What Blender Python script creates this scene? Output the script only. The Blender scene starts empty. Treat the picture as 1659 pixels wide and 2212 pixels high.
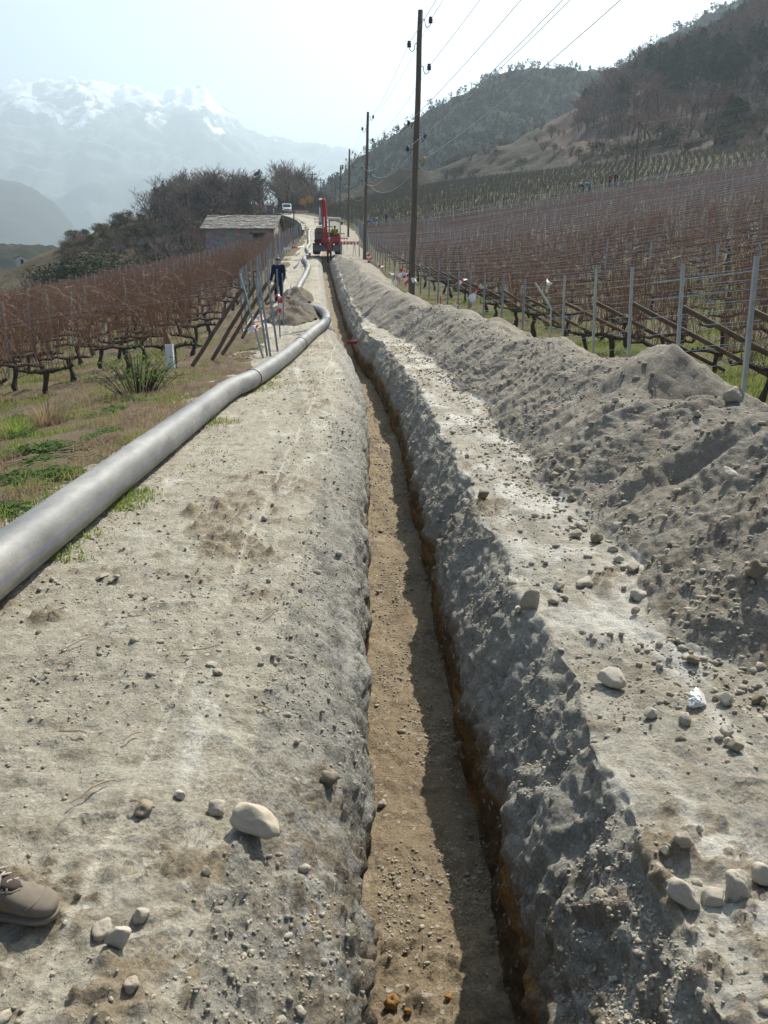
import bpy, bmesh, math, random
import numpy as np
from mathutils import Vector, Matrix, Euler

R = math.radians
sc = bpy.context.scene
COL = sc.collection
random.seed(7)

# ------------------------------------------------------------------ camera
EYE = 1.5
PITCH, YAW, FPX = 15.1, 1.245, 830.0
cam_d = bpy.data.cameras.new("camera")
cam = bpy.data.objects.new("camera", cam_d)
COL.objects.link(cam)
cam.location = (0, 0, EYE)
cam.rotation_euler = (R(90 - PITCH), 0, R(-YAW))
cam_d.sensor_fit = 'VERTICAL'
cam_d.sensor_height = 36.0
cam_d.lens = FPX / 1024.0 * 36.0
cam_d.clip_start = 0.05
cam_d.clip_end = 40000
sc.camera = cam

# ------------------------------------------------------------------ sky and sun
SUN_AZ, SUN_EL = 26.0, 47.0          # azimuth to the right of +Y
world = bpy.data.worlds.new("World")
sc.world = world
world.use_nodes = True
wn = world.node_tree
bg = wn.nodes["Background"]
sky = wn.nodes.new("ShaderNodeTexSky")
sky.sky_type = 'NISHITA'
sky.sun_disc = False
sky.sun_elevation = R(SUN_EL)
sky.sun_rotation = R(SUN_AZ)
sky.altitude = 600
sky.air_density = 1.0
sky.dust_density = 3.0
sky.ozone_density = 1.0
wn.links.new(sky.outputs[0], bg.inputs[0])
bg.inputs[1].default_value = 0.06
sun_d = bpy.data.lights.new("sun", 'SUN')
sun_d.energy = 5.0
sun_d.angle = R(0.53)
sun_d.color = (1.0, 0.945, 0.84)
sun = bpy.data.objects.new("sun", sun_d)
COL.objects.link(sun)
sdir = Vector((math.sin(R(SUN_AZ)) * math.cos(R(SUN_EL)), math.cos(R(SUN_AZ)) * math.cos(R(SUN_EL)), math.sin(R(SUN_EL))))
sun.rotation_euler = (-sdir).to_track_quat('-Z', 'Y').to_euler()
sun.location = sdir * 60

sc.view_settings.view_transform = 'Standard'
sc.view_settings.look = 'None'
sc.view_settings.exposure = 1.25
sc.view_settings.gamma = 1.0
try:
    sc.cycles.use_denoising = True
    sc.cycles.denoiser = 'OPENIMAGEDENOISE'
    sc.cycles.max_bounces = 6
    sc.cycles.diffuse_bounces = 3
    sc.cycles.glossy_bounces = 2
    sc.cycles.transparent_max_bounces = 6
    sc.cycles.volume_bounces = 0
except Exception:
    pass

# ------------------------------------------------------------------ noise
def _h(ix, iy, iz, seed):
    n = (ix.astype(np.int64) * 374761393 + iy.astype(np.int64) * 668265263 + iz.astype(np.int64) * 2147483647 + seed * 974711) & 0xFFFFFFFF
    n = ((n ^ (n >> 13)) * 1274126177) & 0xFFFFFFFF
    n = ((n ^ (n >> 16)) * 2246822519) & 0xFFFFFFFF
    n = n ^ (n >> 15)
    return (n & 0xFFFFFF) / float(0x7FFFFF) - 1.0

def vnoise(x, y, z, seed=0):
    x, y, z = np.broadcast_arrays(np.asarray(x, float), np.asarray(y, float), np.asarray(z, float))
    ix, iy, iz = np.floor(x), np.floor(y), np.floor(z)
    fx, fy, fz = x - ix, y - iy, z - iz
    ux = fx * fx * fx * (fx * (fx * 6 - 15) + 10)
    uy = fy * fy * fy * (fy * (fy * 6 - 15) + 10)
    uz = fz * fz * fz * (fz * (fz * 6 - 15) + 10)
    out = 0
    for dx in (0, 1):
        for dy in (0, 1):
            for dz in (0, 1):
                w = (ux if dx else 1 - ux) * (uy if dy else 1 - uy) * (uz if dz else 1 - uz)
                out = out + w * _h(ix + dx, iy + dy, iz + dz, seed)
    return out

def fbm(x, y, z=0.0, scale=1.0, octv=3, seed=0, rough=0.5):
    a, s, o = 1.0, 1.0 / scale, 0
    for k in range(octv):
        o = o + a * vnoise(np.asarray(x) * s + 13.7 * k, np.asarray(y) * s - 5.1 * k, np.asarray(z) * s + 3.3 * k, seed + k * 17)
        a *= rough
        s *= 2.03
    return o

def sstep(a, b, x):
    t = np.clip((np.asarray(x, float) - a) / (b - a), 0, 1)
    return t * t * (3 - 2 * t)

# ------------------------------------------------------------------ objects
def tag(o, label=None, cat=None, group=None, kind=None):
    if label: o['label'] = label
    if cat: o['category'] = cat
    if group: o['group'] = group
    if kind: o['kind'] = kind
    return o

def empty(name, loc=(0, 0, 0), rz=0.0, label=None, cat=None, group=None):
    o = bpy.data.objects.new(name, None)
    COL.objects.link(o)
    o.empty_display_size = 0.2
    o.location = loc
    o.rotation_euler = (0, 0, rz)
    return tag(o, label, cat, group)

KIDS = {}
def set_parent(o, p):
    o.parent = p
    KIDS.setdefault(p.name, []).append(o)

def copy_tree(o, parent=None):
    c = o.copy()
    COL.objects.link(c)
    if parent is not None:
        set_parent(c, parent)
    for ch in KIDS.get(o.name, []):
        copy_tree(ch, c)
    return c

class MB:
    """collects verts and faces; build() links them as one mesh object"""
    def __init__(s):
        s.v, s.f, s.m = [], [], []
    def add(s, vs, fs, mi=0):
        b = len(s.v)
        s.v.extend([tuple(p) for p in vs])
        for f in fs:
            s.f.append(tuple(i + b for i in f))
            s.m.append(mi)
    def box(s, c, d, rz=0.0, rx=0.0, ry=0.0, mi=0, taper=1.0):
        M = Euler((rx, ry, rz)).to_matrix()
        vs = []
        for z in (-1, 1):
            t = taper if z > 0 else 1.0
            for x, y in ((-1, -1), (1, -1), (1, 1), (-1, 1)):
                vs.append(M @ Vector((x * d[0] / 2 * t, y * d[1] / 2 * t, z * d[2] / 2)) + Vector(c))
        s.add(vs, [(3, 2, 1, 0), (4, 5, 6, 7), (0, 1, 5, 4), (1, 2, 6, 5), (2, 3, 7, 6), (3, 0, 4, 7)], mi)
    def tube(s, pts, rad, n=8, mi=0, cap=True):
        P = [Vector(p) for p in pts]
        if not hasattr(rad, '__len__'): rad = [rad] * len(P)
        rings, up = [], None
        for i, p in enumerate(P):
            d = (P[min(i + 1, len(P) - 1)] - P[max(i - 1, 0)])
            if d.length < 1e-9: d = Vector((0, 0, 1))
            d.normalize()
            if up is None:
                a = Vector((0, 0, 1)) if abs(d.z) < 0.9 else Vector((1, 0, 0))
                up = (a - d * a.dot(d)).normalized()
            else:
                up = (up - d * up.dot(d))
                if up.length < 1e-6: up = Vector((1, 0, 0))
                up.normalize()
            sd = d.cross(up)
            rings.append([p + (up * math.cos(2 * math.pi * k / n) + sd * math.sin(2 * math.pi * k / n)) * rad[i] for k in range(n)])
        b = len(s.v)
        for r in rings: s.v.extend([tuple(q) for q in r])
        for i in range(len(P) - 1):
            for k in range(n):
                s.f.append((b + i * n + k, b + i * n + (k + 1) % n, b + (i + 1) * n + (k + 1) % n, b + (i + 1) * n + k)); s.m.append(mi)
        if cap:
            s.f.append(tuple(b + k for k in range(n))[::-1]); s.m.append(mi)
            s.f.append(tuple(b + (len(P) - 1) * n + k for k in range(n))); s.m.append(mi)
    def loft(s, secs, mi=0, cap=True):
        n = len(secs[0]); b = len(s.v)
        for r in secs: s.v.extend([tuple(q) for q in r])
        for i in range(len(secs) - 1):
            for k in range(n):
                s.f.append((b + i * n + k, b + i * n + (k + 1) % n, b + (i + 1) * n + (k + 1) % n, b + (i + 1) * n + k)); s.m.append(mi)
        if cap:
            s.f.append(tuple(b + k for k in range(n))[::-1]); s.m.append(mi)
            s.f.append(tuple(b + (len(secs) - 1) * n + k for k in range(n))); s.m.append(mi)
    def prism(s, poly, axis, a, b_, mi=0):
        """poly of 2-D points in the plane normal to axis ('x' -> (y,z), 'y' -> (x,z), 'z' -> (x,y)) from a to b_"""
        def P(p, t):
            return {'x': (t, p[0], p[1]), 'y': (p[0], t, p[1]), 'z': (p[0], p[1], t)}[axis]
        n = len(poly)
        s.add([P(p, a) for p in poly] + [P(p, b_) for p in poly],
              [tuple(range(n))[::-1], tuple(range(n, 2 * n))] + [(k, (k + 1) % n, n + (k + 1) % n, n + k) for k in range(n)], mi)
    def build(s, name, mat, parent=None, smooth=False, recalc=False):
        me = bpy.data.meshes.new(name)
        me.from_pydata(s.v, [], s.f)
        mats = mat if isinstance(mat, (list, tuple)) else [mat]
        for m in mats: me.materials.append(m)
        if len(mats) > 1:
            me.polygons.foreach_set('material_index', s.m)
        if smooth:
            me.polygons.foreach_set('use_smooth', [True] * len(me.polygons))
        if recalc:
            bm = bmesh.new(); bm.from_mesh(me)
            bmesh.ops.recalc_face_normals(bm, faces=bm.faces)
            bm.to_mesh(me); bm.free()
        me.update()
        o = bpy.data.objects.new(name, me)
        COL.objects.link(o)
        if parent is not None: set_parent(o, parent)
        return o

def np_mesh(name, V, F, mat, smooth=True):
    """V (n,3) float, F (m,k) int array of equal-sized faces"""
    me = bpy.data.meshes.new(name)
    k = F.shape[1]
    me.vertices.add(len(V)); me.vertices.foreach_set('co', np.ascontiguousarray(V, dtype=np.float32).ravel())
    me.loops.add(F.size); me.loops.foreach_set('vertex_index', np.ascontiguousarray(F, dtype=np.int32).ravel())
    me.polygons.add(len(F))
    me.polygons.foreach_set('loop_start', np.arange(0, F.size, k, dtype=np.int32))
    me.polygons.foreach_set('loop_total', np.full(len(F), k, dtype=np.int32))
    if smooth: me.polygons.foreach_set('use_smooth', np.ones(len(F), dtype=bool))
    me.materials.append(mat)
    me.update(calc_edges=True)
    me.validate()
    o = bpy.data.objects.new(name, me)
    COL.objects.link(o)
    return o

def grid_faces(nr, nc, c0=0, c1=None):
    c1 = nc if c1 is None else c1
    r = np.arange(nr - 1)[:, None]; c = np.arange(c0, c1 - 1)[None, :]
    a = r * nc + c
    return np.stack([a, a + 1, a + 1 + nc, a + nc], -1).reshape(-1, 4)

def compact(V, F):
    u, inv = np.unique(F, return_inverse=True)
    return V[u], inv.reshape(F.shape)

# ------------------------------------------------------------------ materials
def mat_new(name):
    m = bpy.data.materials.new(name)
    m.use_nodes = True
    nt = m.node_tree
    return m, nt, nt.nodes["Principled BSDF"]

def N(nt, t, **kw):
    n = nt.nodes.new(t)
    for k, v in kw.items(): setattr(n, k, v)
    return n

def noise_node(nt, vec, scale, detail=4, rough=0.55, dist=0.0):
    n = N(nt, "ShaderNodeTexNoise")
    n.inputs['Scale'].default_value = scale
    n.inputs['Detail'].default_value = detail
    n.inputs['Roughness'].default_value = rough
    n.inputs['Distortion'].default_value = dist
    nt.links.new(vec, n.inputs['Vector'])
    return n.outputs['Fac']

def ramp(nt, fac, stops):
    r = N(nt, "ShaderNodeValToRGB")
    e = r.color_ramp.elements
    while len(e) < len(stops): e.new(0.5)
    for i, (p, c) in enumerate(stops):
        e[i].position = p
        e[i].color = (c[0], c[1], c[2], 1) if hasattr(c, '__len__') else (c, c, c, 1)
    nt.links.new(fac, r.inputs[0])
    return r.outputs[0]

def mixc(nt, fac, a, b, mode='MIX'):
    m = N(nt, "ShaderNodeMix", data_type='RGBA', blend_type=mode)
    for sock, val in ((m.inputs[0], fac), (m.inputs[6], a), (m.inputs[7], b)):
        if hasattr(val, 'is_linked'): nt.links.new(val, sock)
        elif hasattr(val, '__len__'): sock.default_value = (val[0], val[1], val[2], 1)
        else: sock.default_value = val
    return m.outputs[2]

def coords(nt, kind='Object', scale=None):
    tc = N(nt, "ShaderNodeTexCoord")
    v = tc.outputs[kind]
    if scale:
        mp = N(nt, "ShaderNodeMapping")
        mp.inputs['Scale'].default_value = scale
        nt.links.new(v, mp.inputs['Vector'])
        v = mp.outputs[0]
    return v

def bump(nt, bsdf, h, strength=0.5, dist=0.01, prev=None):
    b = N(nt, "ShaderNodeBump")
    b.inputs['Strength'].default_value = strength
    b.inputs['Distance'].default_value = dist
    nt.links.new(h, b.inputs['Height'])
    if prev is not None: nt.links.new(prev, b.inputs['Normal'])
    nt.links.new(b.outputs[0], bsdf.inputs['Normal'])
    return b.outputs[0]

def simple(name, c, rough=0.7, c2=None, scale=8.0, metal=0.0, spec=0.3, bmp=0.0, bscale=60.0, bdist=0.004, stretch=None, rand=0.0):
    m, nt, b = mat_new(name)
    b.inputs['Roughness'].default_value = rough
    b.inputs['Metallic'].default_value = metal
    b.inputs['Specular IOR Level'].default_value = spec
    b.inputs['Base Color'].default_value = (*c, 1)
    col = None
    if c2 is not None or bmp:
        vec = coords(nt, 'Object', stretch)
        if c2 is not None:
            col = ramp(nt, noise_node(nt, vec, scale, 5, 0.6), [(0.32, c), (0.68, c2)])
        if bmp:
            bump(nt, b, noise_node(nt, vec, bscale, 4, 0.6), bmp, bdist)
    if rand:
        oi = N(nt, "ShaderNodeObjectInfo")
        rr = ramp(nt, oi.outputs['Random'], [(0, 1 - rand), (1, 1 + rand)])
        # colours above 1 are clamped by the ramp: scale down instead
        rr = ramp(nt, oi.outputs['Random'], [(0, 1 - rand), (1, 1.0)])
        col = mixc(nt, 1.0, col if col is not None else c, rr, 'MULTIPLY')
    if col is not None: nt.links.new(col, b.inputs['Base Color'])
    return m

def soil(name, cols, patch=0.9, dust=None, mid=7.0, grain=0.6, b1=0.5, b2=0.5, band=None, rough=0.95, cap=None, track=None, loose=None, dth=.56):
    """dry earth: patches of two colours, a third in clods, light dust, coarse and fine grain"""
    m, nt, b = mat_new(name)
    v = coords(nt)
    c = ramp(nt, noise_node(nt, v, patch, 5, 0.6, 0.3), [(0.35, cols[0]), (0.62, cols[1])])
    c = mixc(nt, ramp(nt, noise_node(nt, v, mid, 6, 0.65), [(0.48, 0), (0.66, 1)]), c, cols[2])
    if dust is not None:
        vd = coords(nt, 'Object', (2.2, 1.0, 1.0))
        c = mixc(nt, ramp(nt, noise_node(nt, vd, 1.3, 6, 0.6, 0.6), [(dth, 0), (dth + .11, 1)]), c, dust)
    if band is not None:                       # strata: a colour below a wavy height
        sep = N(nt, "ShaderNodeAttribute"); sep.attribute_name = "dep"
        nz = noise_node(nt, coords(nt, 'Object', (1, .6, .6)), 2.2, 5, 0.6)
        ad = N(nt, "ShaderNodeMath", operation='MULTIPLY_ADD'); nt.links.new(nz, ad.inputs[0]); ad.inputs[1].default_value = band[2]
        nt.links.new(sep.outputs[2], ad.inputs[2])
        mr = N(nt, "ShaderNodeMapRange"); mr.interpolation_type = 'SMOOTHSTEP'
        nt.links.new(ad.outputs[0], mr.inputs[0])
        mr.inputs[1].default_value = band[0] + band[2] * 0.5; mr.inputs[2].default_value = band[1] + band[2] * 0.5
        bc = ramp(nt, noise_node(nt, coords(nt, 'Object', (1, .35, 1.6)), 3.0, 5, 0.65), [(0.35, band[3]), (0.5, band[4]), (0.66, band[5])])
        c = mixc(nt, mr.outputs[0], bc, c)
    if loose is not None:                      # crumbled, browner earth where clods have gathered
        al = N(nt, "ShaderNodeAttribute"); al.attribute_name = "loose"
        c = mixc(nt, al.outputs['Fac'], c, loose)
    if track is not None:                      # a narrow wheel track of packed pale dust
        sp_ = N(nt, "ShaderNodeSeparateXYZ"); nt.links.new(v, sp_.inputs[0])
        q1 = N(nt, "ShaderNodeMath", operation='MULTIPLY_ADD'); nt.links.new(noise_node(nt, coords(nt, 'Object', (0, .5, 0)), 1.0, 2), q1.inputs[0]); q1.inputs[1].default_value = .16; nt.links.new(sp_.outputs[0], q1.inputs[2])
        q2 = N(nt, "ShaderNodeMath", operation='ADD'); nt.links.new(q1.outputs[0], q2.inputs[0]); q2.inputs[1].default_value = track - .08
        q3 = N(nt, "ShaderNodeMath", operation='ABSOLUTE'); nt.links.new(q2.outputs[0], q3.inputs[0])
        q4 = N(nt, "ShaderNodeMapRange"); nt.links.new(q3.outputs[0], q4.inputs[0]); q4.inputs[1].default_value = .006; q4.inputs[2].default_value = .019; q4.inputs[3].default_value = .7; q4.inputs[4].default_value = 0
        q5 = N(nt, "ShaderNodeMath", operation='MULTIPLY'); nt.links.new(q4.outputs[0], q5.inputs[0]); nt.links.new(ramp(nt, noise_node(nt, v, 3.5, 4), [(.36, 0), (.52, 1)]), q5.inputs[1])
        c = mixc(nt, q5.outputs[0], c, (.60, .545, .44))
    if cap is not None:                        # the trodden colours of the path reach over the lip
        at_ = N(nt, "ShaderNodeAttribute"); at_.attribute_name = "dep"
        ad2 = N(nt, "ShaderNodeMath", operation='MULTIPLY_ADD'); nt.links.new(noise_node(nt, v, 5.0, 5, .65), ad2.inputs[0]); ad2.inputs[1].default_value = .22; nt.links.new(at_.outputs['Fac'], ad2.inputs[2])
        m2 = N(nt, "ShaderNodeMapRange"); nt.links.new(ad2.outputs[0], m2.inputs[0]); m2.inputs[1].default_value = -.02; m2.inputs[2].default_value = .09
        c = mixc(nt, m2.outputs[0], c, ramp(nt, noise_node(nt, v, patch * .8, 5, .6, .3), [(.35, cap[0]), (.62, cap[1])]))
    g = noise_node(nt, v, 85.0, 3, 0.7)
    c = mixc(nt, 1.0, c, ramp(nt, g, [(0.3, 1 - grain), (0.7, 1.0)]), 'MULTIPLY')
    vo = N(nt, "ShaderNodeTexVoronoi"); vo.inputs['Scale'].default_value = 55.0
    nt.links.new(v, vo.inputs['Vector'])
    c = mixc(nt, ramp(nt, vo.outputs['Color'], [(0.86, 0), (0.93, 0.55)]), c, (0.55, 0.52, 0.46))
    nt.links.new(c, b.inputs['Base Color'])
    b.inputs['Roughness'].default_value = rough
    b.inputs['Specular IOR Level'].default_value = 0.25
    p = bump(nt, b, noise_node(nt, v, 26.0, 9, 0.74), min(b1 * 1.25, 1), 0.035)
    p = bump(nt, b, noise_node(nt, v, 120.0, 4, 0.75), .7, 0.012, p)
    bump(nt, b, vo.outputs['Distance'], b2, 0.008, p)
    return m
# ------------------------------------------------------------------ the lie of the land
PZ = np.array([(-60, -.6), (0, 0), (13, 0), (16, .05), (19, .12), (22, .25), (27, .55), (32, .9), (38, 1.38), (45, 2.05), (52, 2.75), (64, 3.75), (77, 5.05), (90, 6.4),
               (110, 8.7), (130, 11.0), (150, 13.1), (175, 15.7), (200, 17.9), (230, 20.2), (300, 23.0), (420, 25.0)], float)
XL = np.array([(-60, .0), (0, .0), (6, .02), (14, .03), (17, -.12), (20.7, -.36), (24.5, -.77), (30, -1.15), (38, -1.65), (47, -2.2), (58, -2.85), (64, -3.2), (80, -3.6), (100, -4.1), (120, -5.7),
               (140, -8.4), (160, -12.0), (175, -14.9), (200, -21.5), (230, -31), (300, -32.0), (420, -40)], float)

def _smooth_interp(T, y, w):
    return (np.interp(y - w, T[:, 0], T[:, 1]) + 2 * np.interp(y, T[:, 0], T[:, 1]) + np.interp(y + w, T[:, 0], T[:, 1])) / 4

def pathz(y): return _smooth_interp(PZ, np.asarray(y, float), 1.5)
def xl(y): return _smooth_interp(XL, np.asarray(y, float), 1.0)

def z_right(x, y):
    """vineyard slope on the right; d counted from the end of the spoil bank"""
    d = np.maximum(np.asarray(x, float) - xl(y) - 3.4, 0)
    return pathz(y) + .17 * (np.sqrt(d * d + 16) - 4) + .10 * fbm(x, y, 0, 5.0, 3, 5)

def z_left(x, y):
    d = np.maximum(xl(y) - 2.5 - np.asarray(x, float), 0)
    brow = np.asarray(y, float) - (90 + .12 * d)                # beyond the last row the slope drops into the gully
    return -.13 * d + pathz(y) * np.exp(-d / 50.0) + .06 * fbm(x, y, 0, 3.0, 3, 6) - .16 * np.maximum(brow, 0) * sstep(2, 14, d) * np.exp(-np.maximum(brow, 0) / 60.0) - 3.2 * sstep(.3, 1.6, d) * sstep(92, 108, y) * (1 - sstep(160, 180, y))

# ------------------------------------------------------------------ corridor: path, trench, verge and spoil bank in one swept grid
_yb = np.arange(-7, .85, .25)
_yf = [.85]
while _yf[-1] < 66: _yf.append(_yf[-1] + max(.0105, _yf[-1] * .0058))
_yl = list(np.arange(67, 240, 1.2))
YS = np.concatenate([_yb, _yf, _yl])
NR = len(YS)
_c = xl(YS)
_pz = pathz(YS)
trf = 1 - sstep(60.5, 63.5, YS)                                     # the digger stands where the trench ends
_hp = .78 + .10 * vnoise(YS / 1.7, 0, 0, 31) + .07 * vnoise(YS / .6, 0, 3, 32)
_hp += .20 * np.exp(-((YS - 8.0) / .42) ** 2) - .16 * np.exp(-((YS - 6.9) / .7) ** 2) + .12 * np.exp(-((YS - 18.5) / 2.0) ** 2)
_hp *= (1 - .18 * sstep(26, 48, YS)) * (1 - .55 * sstep(47, 59, YS))
_hp = np.where(YS < 3.2, _hp * (1 - .35 * sstep(3.2, 1.2, YS)), _hp)
_hp *= trf
_hp = np.maximum(_hp, .02)
_toe = 1.42 - .60 * sstep(19, 32, YS) + .10 * vnoise(YS / .9, 2, 0, 33) + .05 * vnoise(YS / .3, 2, 0, 34)
_depth = (.95 + .03 * vnoise(YS / 1.5, 7, 0, 35)) * trf
_rimw = .04 * vnoise(YS / .8, 9, 0, 36) + .03 * vnoise(YS / .25, 9, 0, 37)
_jog = .12 * (sstep(21.2, 21.5, YS) - sstep(25.0, 27.0, YS))          # the step in the right-hand wall by the red pipe
_riml = .014 * vnoise(YS / .9, 11, 0, 38) + .012 * vnoise(YS / .3, 11, 0, 39)

secs, dep, zone, colz = [], [], [], []
def add_seg(o0, z0, o1, z1, n, zn, curve=None):
    for i in range(n):
        t = i / n
        secs.append((o0 * (1 - t) + o1 * t, z0 * (1 - t) + z1 * t)); zone.append(zn)
Z0 = np.zeros(NR)
shoulder = lambda o: o + _riml
add_seg(Z0 - 2.75, Z0 - .05, Z0 - 2.3, Z0, 18, 0)
add_seg(Z0 - 2.3, Z0, Z0 - .70, Z0, 128, 0)
add_seg(Z0 - .70, Z0, Z0 - .46, -.022 * _depth, 22, 0)
D_ = _depth
SH = [(-.46, -.022), (-.36, -.045), (-.26, -.09), (-.165, -.16), (-.085, -.26), (-.035, -.40), (-.014, -.56), (-.045, -1.0)]
for (a, b) in zip(SH[:-1], SH[1:]):
    w0, w1 = min(1, (a[0] + .46) / .2), min(1, (b[0] + .46) / .2)
    add_seg(a[0] + _riml * w0, a[1] * D_, b[0] + _riml * w1, b[1] * D_, 11, 1)
add_seg(Z0 - .045 + _riml, -D_, .512 + .4 * _rimw, -D_, 46, 2)
RW = [(.512, -1.0), (.510, -.68), (.535, -.48), (.60, -.32), (.69, -.15), (.80, 0)]
for (a, b) in zip(RW[:-1], RW[1:]):
    w0, w1 = .4 + .6 * (1 + a[1]), .4 + .6 * (1 + b[1])
    add_seg(a[0] + _rimw * w0 - _jog * w0, a[1] * D_, b[0] + _rimw * w1 - _jog * w1, b[1] * D_, 18, 3)
add_seg(.80 + _rimw - _jog, Z0, _toe, Z0 + .01, 56, 4)
_cr = _toe + .06 + _hp / .74
NP = 100
for i in range(NP):                                                  # front slope: steep below, rounded crest
    t = i / NP
    zz = _hp * (1.12 * t - .12 * t ** 5 - .30 * max(0, t - .7) ** 2 / .3 * 1.0)
    secs.append((_toe * (1 - t) + _cr * t, .01 + zz)); zone.append(5)
_zc = _hp * (1 - .09) + .01
for i in range(46):
    t = i / 45
    zz = _zc * (1 - t) ** 1.15 - .12 * t
    secs.append((_cr + t * np.maximum(_hp / .62 + .35, 3.4 - _cr), zz)); zone.append(5)
zone = np.array(zone)
NC = len(zone)
OFF = np.stack([np.broadcast_to(s[0], (NR,)) for s in secs], 1)
DEP = np.stack([np.broadcast_to(s[1], (NR,)) for s in secs], 1)
BX = OFF + _c[:, None]
BY = np.repeat(YS[:, None], NC, 1)
BZ = DEP + _pz[:, None]
# normals of the smooth section (in the x-z plane)
dx = np.gradient(OFF, axis=1); dz = np.gradient(DEP, axis=1)
L = np.sqrt(dx * dx + dz * dz) + 1e-9
NX, NZ = -dz / L, dx / L
amp = lambda tab: np.interp(zone, range(6), tab)[None, :]
# blend the amplitudes across zone borders
def blur(a, k=9):
    ker = np.ones(k) / k
    return np.convolve(np.pad(a[0], k // 2, mode='edge'), ker, 'valid')[None, :]
big = blur(amp([.012, .022, .009, .020, .014, .030]), 15)
midr = blur(amp([.007, .014, .009, .017, .009, .011]))
fin = blur(amp([.0085, .013, .009, .019, .010, .014]))
wall = blur(amp([0, 1, 0, 1, 0, 0.0]), 15)
n1 = fbm(BX, BY, BZ * 1.3, .42, 2, 41)
n1w = fbm(BX * 1.0, BY, BZ * .35, .16, 2, 46)                        # gouges that run down the walls
n2 = fbm(BX, BY, BZ, .13, 2, 42)
n3 = fbm(BX, BY, BZ, .045, 2, 43)
n4 = np.abs(fbm(BX, BY, BZ, .24, 2, 44))
clod = np.maximum(fbm(BX, BY, BZ, .085, 2, 45) - .12, 0)
clod2 = np.maximum(fbm(BX, BY, BZ, .034, 2, 145) - .08, 0)
patchy = sstep(.20, .62, -.24 * sstep(2.6, 4, BY) + .12 * sstep(2.6, 1.8, BY) + fbm(BX, BY, 0, .8, 2, 47) + .35 * fbm(BX, BY, 0, .15, 2, 147))                    # clods gather in patches on the path
_f1 = 1 - .85 * sstep(9, 26, BY); _f2 = 1 - .7 * sstep(22, 50, BY)          # detail the rows are too far apart to carry
H = big * n1 + midr * n2 * _f2 + fin * n3 * _f1 + wall * _f2 * (.030 * (.35 - np.abs(n1w)) + .022 * (.25 - n4)) + (clod * (.004 + .034 * patchy) + clod2 * (.006 + .022 * patchy) * _f1) * (1 - .35 * wall) * _f2
# slide streaks and lumps on the spoil bank
pm = blur((zone == 5)[None, :].astype(float), 15)
st = fbm(BX * .35 + BY * .12, BY * 1.0 + BX * .35, 0, .22, 2, 48)
H = H + pm * _f2 * (.030 * st + .020 * np.maximum(fbm(BX, BY, BZ, .30, 2, 49) - .25, 0) + .012 * np.maximum(fbm(BX, BY, BZ, .12, 1, 50) - .5, 0))
# ruts, boot prints and a step or two on the path
pth = blur((zone == 0)[None, :].astype(float), 9)
H = H - pth * .013 * np.exp(-((OFF + .62 + .10 * np.sin(BY * .9) + .03 * BY) / .045) ** 2) * sstep(2.0, 3.2, BY)
rng = np.random.RandomState(3)
def boot(x0, y0, a, ln=.29, dp=.016):
    global H
    r0 = np.searchsorted(YS, y0 - .3); r1 = np.searchsorted(YS, y0 + .3)
    sl = slice(r0, r1)
    X, Y = BX[sl] - x0, BY[sl] - y0
    u = (X * math.cos(a) + Y * math.sin(a)) / (ln / 2); w = (-X * math.sin(a) + Y * math.cos(a)) / (.048 + .010 * np.cos(u * 3))
    ins = (1 - sstep(.82, 1.05, np.abs(u))) * (1 - sstep(.8, 1.1, np.abs(w)))
    tr = (np.sin(u * 26) * np.sin(w * 9) > .1) * .008
    rimp = np.exp(-((np.maximum(np.abs(u), np.abs(w)) - 1.15) / .12) ** 2) * .006
    H[sl] = H[sl] * (1 - .7 * ins) - ins * (dp * .55 - tr) + rimp
for (x0, y0, a) in [(-.42, 2.35, .5), (-.62, 2.55, .2), (-1.05, 2.75, 1.0), (-1.35, 3.1, .4), (-.75, 3.35, .9), (-.95, 3.75, .3), (-.5, 3.9, 1.3), (-1.25, 3.0, .1), (-1.1, 4.5, 1.2), (-.6, 5.2, 1.4),
                    (-.7, 2.1, .2), (-.45, 1.65, .3), (-.55, 2.0, .9), (-.35, 4.6, 1.2), (1.05, 4.0, 1.0), (1.12, 3.3, .5), (1.0, 2.75, .8), (1.1, 5.1, 1.3), (1.2, 2.2, .2), (1.05, 1.9, 1.2)]:
    boot(x0, y0, a)
fade = np.interp(YS, [0, 40, 70, 240], [1, 1, .8, .5])[:, None]
H = H * fade
GX = BX + NX * H + .25 * wall * (1 - np.abs(NX)) * 0
GY = BY + wall * .35 * H * np.sign(.5)
GZ = BZ + NZ * H
VV = np.stack([GX, GY, GZ], -1).reshape(-1, 3)
c_path = int(np.argmax(OFF[NR // 2] > -.40)); c_w = np.where(zone == 3)[0][-1] - 2; c_b = np.where(zone == 5)[0][0] + 3

M_path = soil("path_earth", [(.475, .438, .352), (.395, .36, .282), (.305, .27, .202)], patch=.9, dust=(.58, .55, .47), grain=.45, track=.73, loose=(.27, .205, .125))
M_trench = soil("trench_earth", [(.44, .42, .37), (.37, .35, .30), (.28, .26, .215)], patch=1.4, grain=.5, b1=.7, loose=(.27, .215, .145), cap=[(.48, .445, .365), (.405, .37, .30)],
                band=(-.62, -.46, .20, (.115, .08, .045), (.17, .115, .058), (.34, .19, .055)))
M_floor = soil("trench_floor_earth", [(.36, .285, .185), (.31, .24, .155), (.22, .17, .11)], patch=1.0, dust=(.44, .365, .255), grain=.5, b1=.6)
M_verge = soil("verge_earth", [(.45, .42, .35), (.38, .345, .275), (.30, .255, .19)], patch=1.1, dust=(.60, .57, .50), grain=.38, loose=(.27, .21, .135), dth=.49)
M_spoil = soil("spoil_earth", [(.37, .335, .275), (.315, .28, .225), (.27, .228, .17)], patch=1.3, mid=4.0, grain=.45, b1=.6)

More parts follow.
